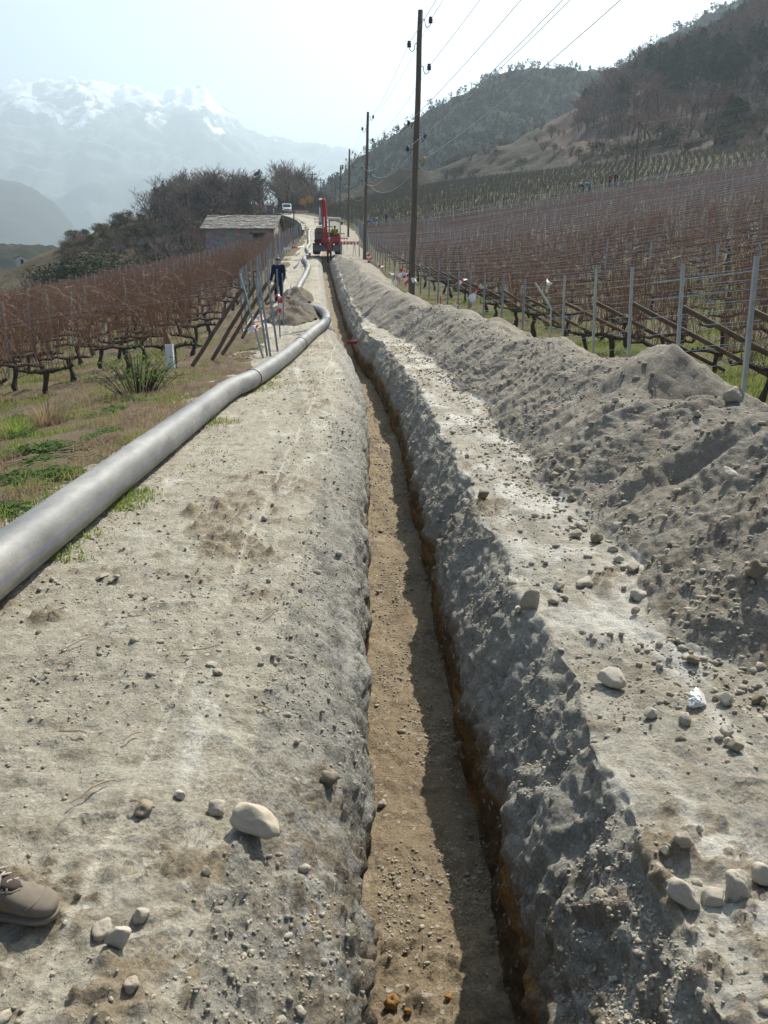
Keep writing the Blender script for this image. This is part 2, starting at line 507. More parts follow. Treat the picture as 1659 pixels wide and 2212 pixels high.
def corridor(name, c0, c1, mat):
    V, F = compact(VV, grid_faces(NR, NC, c0, c1))
    o = np_mesh(name, V, F, mat)
    u = np.unique(grid_faces(NR, NC, c0, c1))
    at = o.data.attributes.new('dep', 'FLOAT', 'POINT')
    at.data.foreach_set('value', DEP.reshape(-1)[u].astype(np.float32))
    al = o.data.attributes.new('loose', 'FLOAT', 'POINT')
    al.data.foreach_set('value', (.75 * patchy * sstep(0, .25, clod + clod2)).reshape(-1)[u].astype(np.float32))
    return tag(o, kind='structure')
f0, f1 = np.where(zone == 2)[0][0] + 1, np.where(zone == 2)[0][-1]
corridor("path", 0, c_path + 1, M_path)
t1 = corridor("trench_wall", c_path, f0 + 1, M_trench)
corridor("trench_floor", f0, f1 + 1, M_floor)
corridor("trench_wall", f1, c_w + 1, M_trench)
corridor("ground_verge", c_w, c_b + 1, M_verge)
corridor("spoil_bank", c_b, NC, M_spoil)

XM = np.maximum.accumulate(GX, axis=1)
def surf(x, y):
    """height of the corridor or the fields at (x, y)"""
    i = int(np.clip(np.searchsorted(YS, y), 1, NR - 1))
    if abs(YS[i - 1] - y) < abs(YS[i] - y): i -= 1
    if XM[i, 0] + .3 <= x <= XM[i, -1] - .5:
        return float(np.interp(x, XM[i], GZ[i]))
    return float(z_left(x, y)) if x < 0 + float(xl(y)) else float(z_right(x, y))

_cr, _cf, _cu = (cam.rotation_euler.to_matrix() @ Vector((1, 0, 0)), cam.rotation_euler.to_matrix() @ Vector((0, 0, -1)), cam.rotation_euler.to_matrix() @ Vector((0, 1, 0)))
K = 768 / 1659.0
def ray(dxp, dyp):
    """unit-depth view ray through a point of the photograph (in 1659 x 2212 coordinates)"""
    u, v = dxp * K, dyp * K
    return _cf + _cr * ((u - 384) / FPX) + _cu * ((512 - v) / FPX)
def hit(dxp, dyp, lift=0.0, tmax=200):
    d = ray(dxp, dyp); t = 1.2; last = t
    while t < tmax:
        p = Vector((0, 0, EYE)) + d * t
        if p.z < surf(p.x, p.y) + lift: break
        last = t; t *= 1.01
    a, b = last, t
    for _ in range(14):
        m = (a + b) / 2; p = Vector((0, 0, EYE)) + d * m
        if p.z < surf(p.x, p.y) + lift: b = m
        else: a = m
    return Vector((0, 0, EYE)) + d * a
def at_depth(dxp, dyp, y):
    d = ray(dxp, dyp)
    return Vector((0, 0, EYE)) + d * (y / d.y)

# ------------------------------------------------------------------ field ground on either side
def field(name, offs, ys, fn, side, mat, disp):
    C = xl(ys)[:, None]
    X = C + side * offs[None, :]; Y = np.repeat(ys[:, None], len(offs), 1)
    Z = fn(X, Y) + disp(X, Y)
    V = np.stack([X, Y, Z], -1).reshape(-1, 3)
    F = grid_faces(len(ys), len(offs))
    if side < 0: F = F[:, ::-1]
    return tag(np_mesh(name, V, F, mat), kind='structure')

def grow(a, step, ratio, end):
    o = [a]
    while o[-1] < end:
        o.append(o[-1] + step); step *= ratio
    return np.array(o)

def grassy(name, soilc, soil2, g1, g2, gscale, lo, hi):
    m, nt, b = mat_new(name)
    v = coords(nt)
    c = ramp(nt, noise_node(nt, v, 2.0, 6, .65), [(.35, soilc), (.65, soil2)])
    g = ramp(nt, noise_node(nt, v, 9.0, 5, .7), [(.3, g1), (.7, g2)])
    k = noise_node(nt, v, gscale, 6, .68, .4)
    c = mixc(nt, ramp(nt, k, [(lo, 0), (hi, 1)]), c, g)
    c = mixc(nt, 1.0, c, ramp(nt, noise_node(nt, v, 60, 4, .75), [(.3, .45), (.7, 1.0)]), 'MULTIPLY')
    nt.links.new(c, b.inputs['Base Color'])
    b.inputs['Roughness'].default_value = 1.0
    b.inputs['Specular IOR Level'].default_value = .1
    bump(nt, b, noise_node(nt, v, 40, 5, .75), .8, .03)
    return m
M_rfield = grassy("right_vineyard_earth", (.15, .115, .075), (.21, .165, .11), (.115, .125, .05), (.165, .168, .075), .8, .42, .60)
M_lfield = grassy("left_vineyard_earth", (.15, .11, .078), (.215, .165, .115), (.10, .115, .03), (.165, .165, .055), .9, .48, .66)
ysf = np.concatenate([np.arange(-7, 2, .4), grow(2, .05, 1.012, 262)])
field("right_vineyard_ground", grow(2.9, .06, 1.025, 230), ysf, z_right, 1, M_rfield, lambda X, Y: .03 * fbm(X, Y, 0, .4, 3, 61) - .25 * (1 - sstep(0, .5, X - xl(Y) - 2.9)))
field("left_vineyard_ground", grow(1.86, .03, 1.026, 150), ysf, z_left, -1, M_lfield,
      lambda X, Y: .035 * fbm(X, Y, 0, .35, 3, 62) + .03 * fbm(X, Y, 0, .12, 2, 63) * (Y < 40) + .02 - .16 * (1 - sstep(-.05, .32, xl(Y) - X - 2.25 + .36 * sstep(10, 15, Y))))
# ------------------------------------------------------------------ hills, mountains, valley
def px(dx, dy, d):
    return at_depth(dx, dy, d)

def hill_mat(name, stops, scale, c2=None, scale2=6.0):
    m, nt, b = mat_new(name)
    v = coords(nt)
    c = ramp(nt, noise_node(nt, v, scale, 8, .65, .4), stops)
    c = mixc(nt, 1.0, c, ramp(nt, noise_node(nt, v, scale2, 6, .7), [(.3, .5), (.7, 1.0)]), 'MULTIPLY')
    nt.links.new(c, b.inputs['Base Color'])
    b.inputs['Roughness'].default_value = 1; b.inputs['Specular IOR Level'].default_value = .05
    bump(nt, b, noise_node(nt, v, scale2 * .5, 6, .7), .8, .4)
    return m

M_knoll = hill_mat("knoll_turf", [(.3, (.07, .06, .038)), (.5, (.115, .095, .06)), (.7, (.19, .16, .095))], .12, scale2=1.6)
M_slope = hill_mat("stony_slope", [(.32, (.05, .044, .033)), (.5, (.092, .08, .062)), (.68, (.055, .056, .034))], .16, scale2=1.1)
M_floorw = hill_mat("leaf_litter", [(.35, (.11, .08, .065)), (.65, (.17, .125, .10))], .2, scale2=1.2)
M_wood = hill_mat("wooded_hill_earth", [(.35, (.028, .034, .022)), (.65, (.05, .05, .034))], .03, scale2=.3)
M_valley = hill_mat("valley_floor", [(.35, (.10, .12, .07)), (.65, (.18, .17, .11))], .004, scale2=.02)

# the mountain range across the valley: rock, forest and snow
m, nt, b = mat_new("mountain_rock_and_snow")
v = coords(nt)
geo = N(nt, "ShaderNodeNewGeometry"); sx = N(nt, "ShaderNodeSeparateXYZ"); nt.links.new(geo.outputs['Normal'], sx.inputs[0])
sp = N(nt, "ShaderNodeSeparateXYZ"); nt.links.new(v, sp.inputs[0])
rock = ramp(nt, noise_node(nt, v, .0036, 8, .65), [(.35, (.05, .06, .06)), (.65, (.13, .13, .12))])
hn = N(nt, "ShaderNodeMath", operation='MULTIPLY_ADD'); nt.links.new(noise_node(nt, v, .003, 9, .72, .9), hn.inputs[0]); hn.inputs[1].default_value = 2100; nt.links.new(sp.outputs[2], hn.inputs[2])
mr = N(nt, "ShaderNodeMapRange"); nt.links.new(hn.outputs[0], mr.inputs[0]); mr.inputs[1].default_value = 2090; mr.inputs[2].default_value = 2190
nt.links.new(mixc(nt, mr.outputs[0], rock, (.86, .88, .92)), b.inputs['Base Color'])
b.inputs['Roughness'].default_value = .9; b.inputs['Specular IOR Level'].default_value = .1
M_mount = m

def skyline(tab, d):
    """(x along the ridge, ridge height) at distance d from a silhouette in picture coordinates"""
    P = [px(a, c, d) for a, c in tab]
    return np.array([p.x for p in P]), np.array([p.z for p in P])

def range_mesh(name, tab, d, front, back, x0, x1, nx, ny, zf, rough, scl, mat, seed, power=1.25, jag=0.0):
    sxs, szs = skyline(tab, d)
    X = np.linspace(x0, x1, nx); Yt = np.concatenate([np.linspace(0, 1, ny), np.linspace(1, 1.7, ny // 3)[1:]])
    XX, TT = np.meshgrid(X, Yt)
    YY = front + (d - front) * np.minimum(TT, 1) + np.maximum(TT - 1, 0) / .7 * (back - d)
    crest = np.interp(XX * d / np.maximum(YY, 1), sxs, szs)
    prof = np.where(TT <= 1, np.clip(TT, 0, 1) ** power, 1 - .9 * ((TT - 1) / .7))
    n = fbm(XX, YY, 0, scl, 6, seed, .55)
    rid = (.55 - np.abs(fbm(XX + .3 * YY, YY * .6, 0, scl * .8, 4, seed + 3, .55)))
    w = np.sin(np.clip(TT, 0, 1.0) * math.pi) ** .7
    ZZ = zf + (crest - zf) * prof + rough * (.6 * n + .9 * rid) * w + jag * (1.1 - 2.2 * np.abs(fbm(XX, YY, 0, scl * .16, 5, seed + 9, .6))) * np.clip(TT, 0, 1)
    V = np.stack([XX, YY, ZZ], -1).reshape(-1, 3)
    o = np_mesh(name, V, grid_faces(len(Yt), nx), mat)
    return tag(o, kind='structure')

range_mesh("mountains", [(-900, 260), (-500, 215), (-200, 200), (0, 195), (25, 190), (60, 182), (75, 187), (100, 178), (130, 184), (165, 177), (200, 185), (250, 197), (272, 190), (300, 188), (330, 197), (355, 213), (362, 204), (372, 191), (420, 191), (432, 197), (440, 188), (448, 206), (460, 223), (500, 252), (530, 278), (560, 298), (650, 320), (740, 330),
                         (900, 345), (1100, 390), (1500, 420)], 6000, 2600, 7400, -8600, 4100, 620, 170, -360, 250, 1250, M_mount, 71, 1.35, 40)
range_mesh("far_hills", [(-900, 330), (-300, 385), (0, 391), (60, 402), (120, 440), (170, 503), (215, 555), (300, 640), (500, 760)], 3000, 1600, 3600, -4200, 700, 200, 60, -380, 65, 600, M_wood, 72, 1.0, 8)
V = np.array([[-9500, 100, -360], [9500, 100, -360], [9500, 8000, -372], [-9500, 8000, -372]], float)
tag(np_mesh("valley_floor", V, np.array([[0, 1, 2, 3]]), M_valley), kind='structure')

# the forested hill behind the vineyard
FH = [(300, 560), (560, 470), (690, 418), (730, 388), (760, 356), (800, 330), (850, 300), (900, 258), (960, 226), (1000, 206), (1040, 182), (1080, 164), (1150, 150), (1200, 152), (1250, 152), (1320, 151), (1350, 136), (1400, 106),
      (1450, 76), (1500, 48), (1560, 16), (1600, -5), (1700, -60), (1900, -160), (2300, -300)]
FHD, FHF = 540.0, 312.0
o_fh = range_mesh("wooded_hill", FH, FHD, FHF, 720, -190, 640, 220, 90, 4, 11, 95, M_wood, 73, 1.05, 2.0)
_fv = np.array([v.co for v in o_fh.data.vertices])

# the knoll on the left beyond the barn
KC = np.array([(-300, -60), (-140, -9), (-110, -2), (-81, 2.8), (-65, 6.8), (-55, 11), (-47, 14.5), (-30, 18.0), (-15, 17.2), (-8, 16.5), (5, 17)], float)
def z_knoll(x, y):
    x = np.asarray(x, float); y = np.asarray(y, float)
    foot = np.minimum(z_left(x, np.minimum(y, 100.0)), pathz(100) - .3) - .6
    cr = np.interp(x, KC[:, 0], KC[:, 1]) + .8 * fbm(x, y, 0, 9, 3, 81)
    t = np.clip((y - 104) / 78.0, 0, 1)
    z = foot + (cr - foot) * (t * t * (3 - 2 * t)) ** .9 - .25 * np.maximum(y - 186, 0)
    return z + .3 * fbm(x, y, 0, 4, 3, 82)
KX = np.linspace(-230, -9, 150); KY = np.linspace(97, 300, 130)
XX, YY = np.meshgrid(KX, KY)
lim = xl(YY) - 3.2 - .8
ZZ = z_knoll(XX, YY) - 30 * sstep(-2, 3, XX - lim)
tag(np_mesh("knoll", np.stack([XX, YY, ZZ], -1).reshape(-1, 3), grid_faces(130, 150), M_knoll), kind='structure')

# the hillside above the right-hand vineyard, from its upper edge to the ridge
HS = [((690, 445, 203), (690, 446, 212)), ((800, 425, 225), (800, 398, 238)), ((860, 405, 236), (860, 374, 248)), ((892, 398, 238), (893, 377, 250)), ((935, 390, 238), (935, 381, 262)),
      ((1000, 372, 225), (1010, 351, 275)), ((1100, 360, 205), (1110, 318, 280)), ((1250, 345, 180), (1250, 258, 290)), ((1400, 325, 165), (1385, 192, 300)), ((1550, 310, 155), (1520, 122, 300)),
      ((1659, 300, 150), (1659, 50, 300)), ((1900, 270, 128), (1950, -60, 300)), ((2500, 200, 90), (2700, -260, 300))]
HB, HC = [], []
for (b0, c0) in HS:
    p = px(*b0); p.z = float(z_right(p.x, p.y)) - .25
    HB.append(p); HC.append(px(*c0))
HB = np.array([tuple(p) for p in HB]); HC = np.array([tuple(p) for p in HC])
def hs(t, s, noise=True):
    """t along the vineyard edge (0..12), s from the edge (0) to the ridge (1) and over it"""
    t = np.asarray(t, float); s = np.asarray(s, float)
    k = np.arange(len(HS))
    B = np.stack([np.interp(t, k, HB[:, i]) for i in range(3)], -1); C = np.stack([np.interp(t, k, HC[:, i]) for i in range(3)], -1)
    P = B + (C - B) * s[..., None]
    st = np.interp(t, [0, 1, 3.5, 4.5, 20], [1, 1, 1, 0, 0])                    # a steep bank at the far end
    prof = np.where(s < 1, s * (1 + .25 * np.sin(s * math.pi)) * (1 - st) + st * np.minimum(s * 2.2, 1), 1 - .6 * (s - 1))
    P[..., 2] = B[..., 2] + (C[..., 2] - B[..., 2]) * prof
    n = fbm(P[..., 0], P[..., 1], 0, 12, 5, 84) * np.clip(s * 4, 0, 1) * np.interp(t, [0, 3, 6], [.25, .5, 1.6])
    P[..., 2] += n
    return P
TT, SS = np.meshgrid(np.linspace(0, 12, 260), np.concatenate([[-.06], np.linspace(0, 1, 70), np.linspace(1.05, 1.5, 8)]))
P = hs(TT, SS)
V = P.reshape(-1, 3); F = grid_faces(SS.shape[0], 260)
_tm = TT[:-1, :-1].reshape(-1); _sm = SS[:-1, :-1].reshape(-1)
_wood = _tm + .25 * fbm(_tm * 3, _sm * 6, 0, 1, 2, 85) > np.interp(_sm, [0, .12, .2, 1], [6.9, 6.7, 6.6, 6.4])
for nm_, sel, mt_ in (("hillside", ~_wood, M_slope), ("wood_floor", _wood, M_floorw)):
    v_, f_ = compact(V, F[sel]); tag(np_mesh(nm_, v_, f_, mt_), kind='structure')

# ------------------------------------------------------------------ trees
def tree_mat(name, c, c2, rand=.45, rough=.9):
    return simple(name, c, rough, c2, 3.0, spec=.1, rand=rand)
M_bark = tree_mat("bark", (.10, .08, .065), (.06, .05, .04))
M_twig_grey = tree_mat("grey_twigs", (.30, .25, .215), (.18, .15, .13))
M_twig_red = tree_mat("reddish_twigs", (.32, .20, .165), (.21, .135, .115))
M_needle = tree_mat("pine_needles", (.075, .10, .042), (.04, .06, .03))
M_leaf_olive = tree_mat("olive_leaves", (.17, .165, .07), (.10, .105, .05))
M_leaf_yel = tree_mat("yellow_blossom", (.65, .42, .06), (.40, .22, .04), .2)

def bare_tree(rs, h, spread=.42, n1=9, twr=.018, levels=3, multi=1):
    """trunk and crown of a leafless tree"""
    T, C = MB(), MB()
    def limb(mb, p, d, ln, r, n, seg=4):
        pts, rad = [p], [r]
        q, dd = Vector(p), Vector(d).normalized()
        for k in range(seg):
            dd = (dd + Vector((rs.uniform(-.22, .22), rs.uniform(-.22, .22), rs.uniform(-.05, .2)))).normalized()
            q = q + dd * ln / seg
            pts.append(q.copy()); rad.append(r * (1 - .75 * (k + 1) / seg))
        mb.tube(pts, rad, n, cap=False)
        return pts, dd
    def grow_(p, d, ln, r, lv):
        mb = T if lv >= levels else C
        pts, dd = limb(mb, p, d, ln, max(r, twr), 5 if lv >= levels else 3, 4 if lv >= 2 else 2)
        if lv == 0: return
        k = n1 if lv == levels else (6 if lv == 2 else 5)
        for j in range(k):
            t = rs.uniform(.25, 1.0) if lv < levels else rs.uniform(.28, 1.0)
            f = t * (len(pts) - 1); i = min(int(f), len(pts) - 2)
            q = pts[i].lerp(pts[i + 1], f - i)
            a = rs.uniform(0, 2 * math.pi)
            side = Vector((math.cos(a), math.sin(a), rs.uniform(-.1, .5)))
            nd = (Vector(dd) * rs.uniform(.3, .9) + side * (spread * 2.0) + Vector((0, 0, .25))).normalized()
            grow_(q, nd, ln * rs.uniform(.38, .62) * (1.15 - .5 * t if lv == levels else 1), r * .42, lv - 1)
    for mlt in range(multi):
        a = rs.uniform(0, 6.28)
        d0 = Vector((math.cos(a) * .25 * (multi > 1), math.sin(a) * .25 * (multi > 1), 1))
        grow_(Vector((0, 0, -.4)), d0, h * rs.uniform(.62, .72), h * .020, levels)
    return T, C

def leafy(mb, rs, c, rad, n, s, flat=0.6):
    for _ in range(n):
        while True:
            p = Vector((rs.uniform(-1, 1), rs.uniform(-1, 1), rs.uniform(-1, 1)))
            if p.length < 1: break
        p = p * (p.length ** -.35 if p.length > .05 else 1)
        q = Vector((c[0] + p.x * rad[0], c[1] + p.y * rad[1], c[2] + p.z * rad[2]))
        e = Euler((rs.uniform(-1.2, 1.2), rs.uniform(-1.2, 1.2), rs.uniform(0, 6.28))).to_matrix()
        k = s * rs.uniform(.6, 1.4)
        mb.add([q + e @ Vector((-k, 0, 0)), q + e @ Vector((0, -k * flat, k * .2)), q + e @ Vector((k, 0, 0)), q + e @ Vector((0, k * flat, k * .15))], [(0, 1, 2, 3)])

def pine(rs, h, rad, dens=1.0):
    T, C = MB(), MB()
    lean = rs.uniform(-.05, .05)
    T.tube([(0, 0, -.4), (lean * h * .3, 0, h * .4), (lean * h, 0, h * .95)], [h * .022, h * .016, h * .004], 6)
    n = int(15 * dens)
    for i in range(n):
        t = (i + rs.random()) / n
        z = h * (.22 + .76 * t); r = rad * (1 - t) ** .7 * rs.uniform(.5, 1.15) + .15
        for j in range(3 if t < .8 else 2):
            a = rs.uniform(0, 6.28)
            c = (lean * z + math.cos(a) * r * .6, math.sin(a) * r * .6, z + rs.uniform(-.2, .2))
            T.tube([(lean * z, 0, z - .25 * r), c], [.03, .012], 3, cap=False)
            leafy(C, rs, c, (r * .55, r * .55, r * .30 + .12), int(34 * dens), .15 * h / 8)
    return T, C

def leaf_bush(rs, h, rad, n=420, s=.10):
    T, C = MB(), MB()
    for j in range(7):
        a = rs.uniform(0, 6.28); r = rs.uniform(.1, rad * .7)
        tip = (math.cos(a) * r, math.sin(a) * r, h * rs.uniform(.45, .85))
        T.tube([(math.cos(a) * r * .15, math.sin(a) * r * .15, -.3), (tip[0] * .6, tip[1] * .6, tip[2] * .5), tip], [.035, .025, .01], 4, cap=False)
        leafy(C, rs, tip, (rad * .45, rad * .45, h * .24), n // 7, s)
    return T, C

PROTO = {}
def tree_proto(kind, i, tc, mt, mc):
    me = []
    for mb, m_, nm in ((tc[0], mt, 'trunk'), (tc[1], mc, 'crown')):
        o = mb.build(nm, m_)
        me.append(o.data); bpy.data.objects.remove(o)
    PROTO.setdefault(kind, []).append(me)
for i in range(4):
    rs = random.Random(100 + i)
    tree_proto('grey', i, bare_tree(rs, 8.0, .40 + .05 * i, 11, .022), M_bark, M_twig_grey)
    tree_proto('red', i, bare_tree(random.Random(200 + i), 8.0, .42, 11, .024), M_bark, M_twig_red)
for i in range(3):
    tree_proto('pine', i, pine(random.Random(300 + i), 8.0, 2.3 + .3 * i), M_bark, M_needle)
    tree_proto('brush', i, bare_tree(random.Random(400 + i), 4.0, .6, 8, .016, 2, 5), M_bark, M_twig_red if i == 1 else M_twig_grey)
    tree_proto('olive', i, leaf_bush(random.Random(500 + i), 4.0, 1.9, 560, .13), M_bark, M_leaf_olive)
PH = {'grey': 6.3, 'red': 6.3, 'pine': 8.0, 'brush': 3.6, 'olive': 4.0}
RT = random.Random(55)
def tree(kind, p, h, label, group, name='tree', cat='tree', wide=1.0, mats=None):
    tr, cr = RT.choice(PROTO[kind])
    e = empty(name, p, RT.uniform(0, 6.28), label, cat, group)
    s = h / PH[kind]
    e.scale = (s * wide * RT.uniform(.9, 1.1), s * wide * RT.uniform(.9, 1.1), s)
    for nm, me in (('trunk', tr), ('crown', cr)):
        o = bpy.data.objects.new(nm, me); COL.objects.link(o); set_parent(o, e)
        if mats and nm == 'crown':
            o.data = me.copy(); o.data.materials[0] = mats
    return e

def kn(dx, y):
    x = px(dx, 400, y).x
    return Vector((x, y, float(z_knoll(x, y))))
# along the knoll's crest, each as tall as the skyline there
TOPS = np.array([(300, 420), (330, 398), (400, 372), (450, 366), (480, 356), (515, 372), (545, 366), (600, 347), (640, 346), (662, 372), (690, 415), (735, 425)], float)
GK = "bare trees on the knoll beyond the barn"
for i in range(84):
    dx = 322 + (660 - 322) * ((i * .618034) % 1.0)
    y = RT.uniform(150, 192)
    p = kn(dx, y)
    if p.x > float(xl(y)) - 5.5: continue
    top = px(dx, float(np.interp(dx, TOPS[:, 0], TOPS[:, 1])) + RT.uniform(-4, 26), y).z
    h = min(max(top - p.z, 3.5), 13)
    if i % 8 == 5:
        tree('pine', p, h, "dark evergreen standing among the bare trees on the knoll beyond the barn", "evergreens on the knoll", 'pine_tree', 'pine tree')
    else:
        tree('grey', p, h, "grey leafless tree in the wood on the knoll beyond the slate-roofed barn", GK, 'bare_tree', wide=1.35)
for i in range(190):
    dx = 130 + (690 - 130) * ((i * .618034 + .3) % 1.0); y = RT.uniform(112, 160)
    p = kn(dx, y)
    if p.x > float(xl(y)) - 6: continue
    k = i % 5 if dx > 335 else (0, 1, 3, 1, 0)[i % 5]
    lowf = .6 if dx < 335 else 1.0
    if k in (0, 3): tree('brush', p, RT.uniform(3.4, 6.2) * lowf, "tangled leafless shrub on the knoll's shaded slope", "shrubs on the knoll's slope", 'bare_shrub', 'shrub', 1.3)
    elif k == 1: tree('olive', p, RT.uniform(2.6, 4.2) * lowf, "olive green leafy shrub on the knoll's slope behind the barn", "green shrubs on the knoll's slope", 'green_shrub', 'shrub', 1.2)
    elif k == 2: tree('grey', p, RT.uniform(4.5, 7), "grey leafless tree lower down the knoll's slope", "bare trees lower on the knoll", 'bare_tree', wide=1.2)
    else: tree('red', p, RT.uniform(3.5, 5.5), "reddish leafless tree lower down the knoll's slope", "reddish trees on the knoll", 'reddish_tree', wide=1.2)
for i in range(170):
    dx = 120 + (345 - 120) * ((i * .618034) % 1.0); y = RT.uniform(116, 168)
    p = kn(dx, y)
    tree(('brush', 'olive', 'brush', 'olive', 'brush')[i % 5], p, RT.uniform(1.2, 2.4), ("tangled low shrub covering the knoll's left flank" if i % 2 == 0 else "greenish low shrub covering the knoll's left flank"), "low shrubs on the knoll's left flank" if i % 2 == 0 else "greenish shrubs on the knoll's left flank", 'low_shrub', 'shrub', 1.6)
# the dark hedge at the knoll's foot and the clump at its far end
for i in range(70):
    dx = 40 + (600 - 40) * (i + RT.uniform(-.4, .4)) / 70; y = RT.uniform(104, 124) + (10 if dx < 200 else 0)
    p = kn(dx, y)
    tree('olive' if i % 3 else 'brush', p, RT.uniform(3.0, 4.8), "dense dark bush in the hedge at the foot of the knoll", "bushes of the hedge at the knoll's foot", 'hedge_bush', 'bush', 1.5, M_needle if i % 3 == 1 else None)
for (dx, dy, y, h) in [(120, 500, 122, 5.6), (104, 512, 120, 4.7), (142, 520, 122, 3.4), (165, 530, 122, 2.8), (80, 530, 118, 2.8), (60, 530, 120, 2.2)]:
    p = kn(dx, y)
    tree('pine' if h > 4.6 else 'olive', p, h, ("tall dark evergreen at the low far end of the knoll" if h > 5 else "smaller evergreen beside the tall one at the knoll's low end" if h > 4.6 else "bush in the clump at the knoll's low far end"),
         None if h > 4.6 else "bushes at the knoll's low end", 'pine_tree' if h > 4.6 else 'bush', 'tree' if h > 4.6 else 'bush', 1.4)
for (dx, y) in [(655, 186), (668, 188)]:
    p = px(dx, 450, y)
    tree('olive', p + Vector((0, 0, -.6 if dx == 655 else 0)), 2.6, "bush of yellow blossom where the path passes the knoll", "yellow bushes by the path", 'yellow_bush', 'bush', .75, M_leaf_yel)

# individual trees on the hillside above the vineyard
GH = "bare trees on the hillside above the vineyard"
for i in range(440):
    t = 7.0 + 4.7 * ((i * .618034) % 1.0); s = ((i * .7548777) % 1.0)
    lo = np.interp(t, [6.5, 7.2, 8, 12], [.55, .30, .10, .05])
    s = lo + (1.02 - lo) * s
    p = hs(np.array(t), np.array(s)); p = Vector(tuple(p))
    gap = float(fbm(p.x, p.y, 0, 16, 2, 90))
    if s < .5 and gap > .45: continue
    k = float(fbm(p.x + 300, p.y, 0, 20, 2, 91)) + RT.uniform(-.35, .35)
    h = RT.uniform(5, 8.2) * (.75 if s < .3 else 1) * (.72 if t < 7.5 else 1)
    if k > .26: tree('pine', p, h, "dark green pine in the wood on the hillside above the vineyard", "pines on the hillside above the vineyard", 'pine_tree', 'pine tree', 1.25)
    elif k > .0: tree('grey', p, h, "grey leafless tree in the wood on the hillside above the vineyard", GH, 'bare_tree', wide=1.45)
    else: tree('red', p, h, "reddish brown leafless tree in the wood on the hillside above the vineyard", "reddish trees on the hillside above the vineyard", 'reddish_tree', wide=1.65)
for i in range(46):
    t = 4.4 + 3.2 * ((i * .618034) % 1.0); s = RT.uniform(.1, 1.0)
    p = Vector(tuple(hs(np.array(t), np.array(s))))
    tree('brush' if i % 3 else 'olive', p, RT.uniform(1.4, 3.6), "low shrub on the bare stony ridge above the vineyard", "shrubs on the stony ridge", 'shrub', 'shrub', 1.3)
for i in range(60):
    t = 7.0 + 4.4 * (i / 60.0); s = RT.uniform(.01, .12)
    p = Vector(tuple(hs(np.array(t), np.array(s))))
    tree('brush' if i % 2 else 'olive', p, RT.uniform(2.0, 4.0), "shrub on the bank along the upper edge of the vineyard", "shrubs along the vineyard's upper edge", 'shrub', 'shrub', 1.5)
for i in range(84):
    dx = 600 + 130 * RT.random(); y = RT.uniform(200, 245)
    x = px(dx, 440, y).x
    if abs(x - float(xl(y)) + 1) < 2.5: continue
    gz_ = float(z_knoll(x, y)) if x < xl(y) - 5 else float(pathz(y))
    tz_ = px(dx, float(np.interp(dx, TOPS[:, 0], TOPS[:, 1])) + RT.uniform(-2, 40), y).z
    tree('grey', Vector((x, y, gz_)), min(max(tz_ - gz_, 3.0), 12.5), "grey leafless tree where the path leaves over the brow", "bare trees where the path leaves", 'bare_tree', wide=1.2)

# the far wood that reads as one mass
def far_wood():
    rg = np.random.RandomState(12)
    n = 13000
    idx = rg.randint(0, len(_fv), n * 2)
    P = _fv[idx]
    P = P + rg.uniform(-3, 3, P.shape) * np.array([1, 1, 0])
    u = P[:, 0] / P[:, 1]
    P = P[(u > -.22) & (u < .62) & (P[:, 1] > 325) & (P[:, 1] < 562)][:n]
    m = 28
    hh = rg.uniform(2.4, 5.0, len(P)); con = rg.rand(len(P)) < .5
    q = rg.normal(size=(len(P), m, 3)); q /= np.linalg.norm(q, axis=2, keepdims=True); q *= rg.rand(len(P), m, 1) ** .4
    zt = (q[..., 2] + 1) / 2
    wdt = np.where(con[:, None], (1.05 - zt) * .42, .36) * hh[:, None]
    C = np.stack([P[:, None, 0] + q[..., 0] * wdt, P[:, None, 1] + q[..., 1] * wdt, P[:, None, 2] + .06 * hh[:, None] + zt * hh[:, None]], -1)
    s = (hh[:, None] * rg.uniform(.06, .15, (len(P), m)))[..., None]
    a = rg.normal(size=C.shape); a /= np.linalg.norm(a, axis=2, keepdims=True)
    b_ = np.cross(a, rg.normal(size=C.shape)); b_ /= np.linalg.norm(b_, axis=2, keepdims=True)
    V = np.stack([C - a * s, C - b_ * s * .7, C + a * s, C + b_ * s * .7], 2).reshape(-1, 3)
    F = np.arange(len(V)).reshape(-1, 4)
    mt = hill_mat("far_wood", [(.36, (.026, .036, .022)), (.52, (.036, .042, .027)), (.68, (.058, .05, .036))], .028, scale2=.25)
    tag(np_mesh("far_wood", V, F, mt, False), kind='stuff')
far_wood()
# ------------------------------------------------------------------ vineyards
M_stock = simple("vine_stock_bark", (.04, .031, .026), .95, (.085, .065, .05), 14, bmp=.8, bscale=50, bdist=.01)
M_cane = simple("vine_canes", (.35, .20, .12), .7, (.235, .13, .082), 5, spec=.3, rand=.35)
M_canefar = simple("far_vine_canes", (.35, .215, .145), .75, (.24, .145, .105), .3, spec=.3)
M_young = simple("young_vine_wood", (.15, .125, .095), .85, (.13, .125, .075), .25, spec=.2)
M_post = simple("galvanised_post", (.30, .325, .335), .42, (.40, .42, .42), 6, metal=.45, spec=.5, bmp=.15, bscale=30)
M_postfar = simple("far_post", (.075, .08, .08), .6, (.15, .155, .16), 1)
M_wire = simple("trellis_wire", (.56, .55, .52), .38, metal=.8)
M_brace = simple("brace_wood", (.085, .06, .045), .85, (.15, .105, .075), 9, bmp=.6, bscale=22, bdist=.01, stretch=(1, 1, .3))

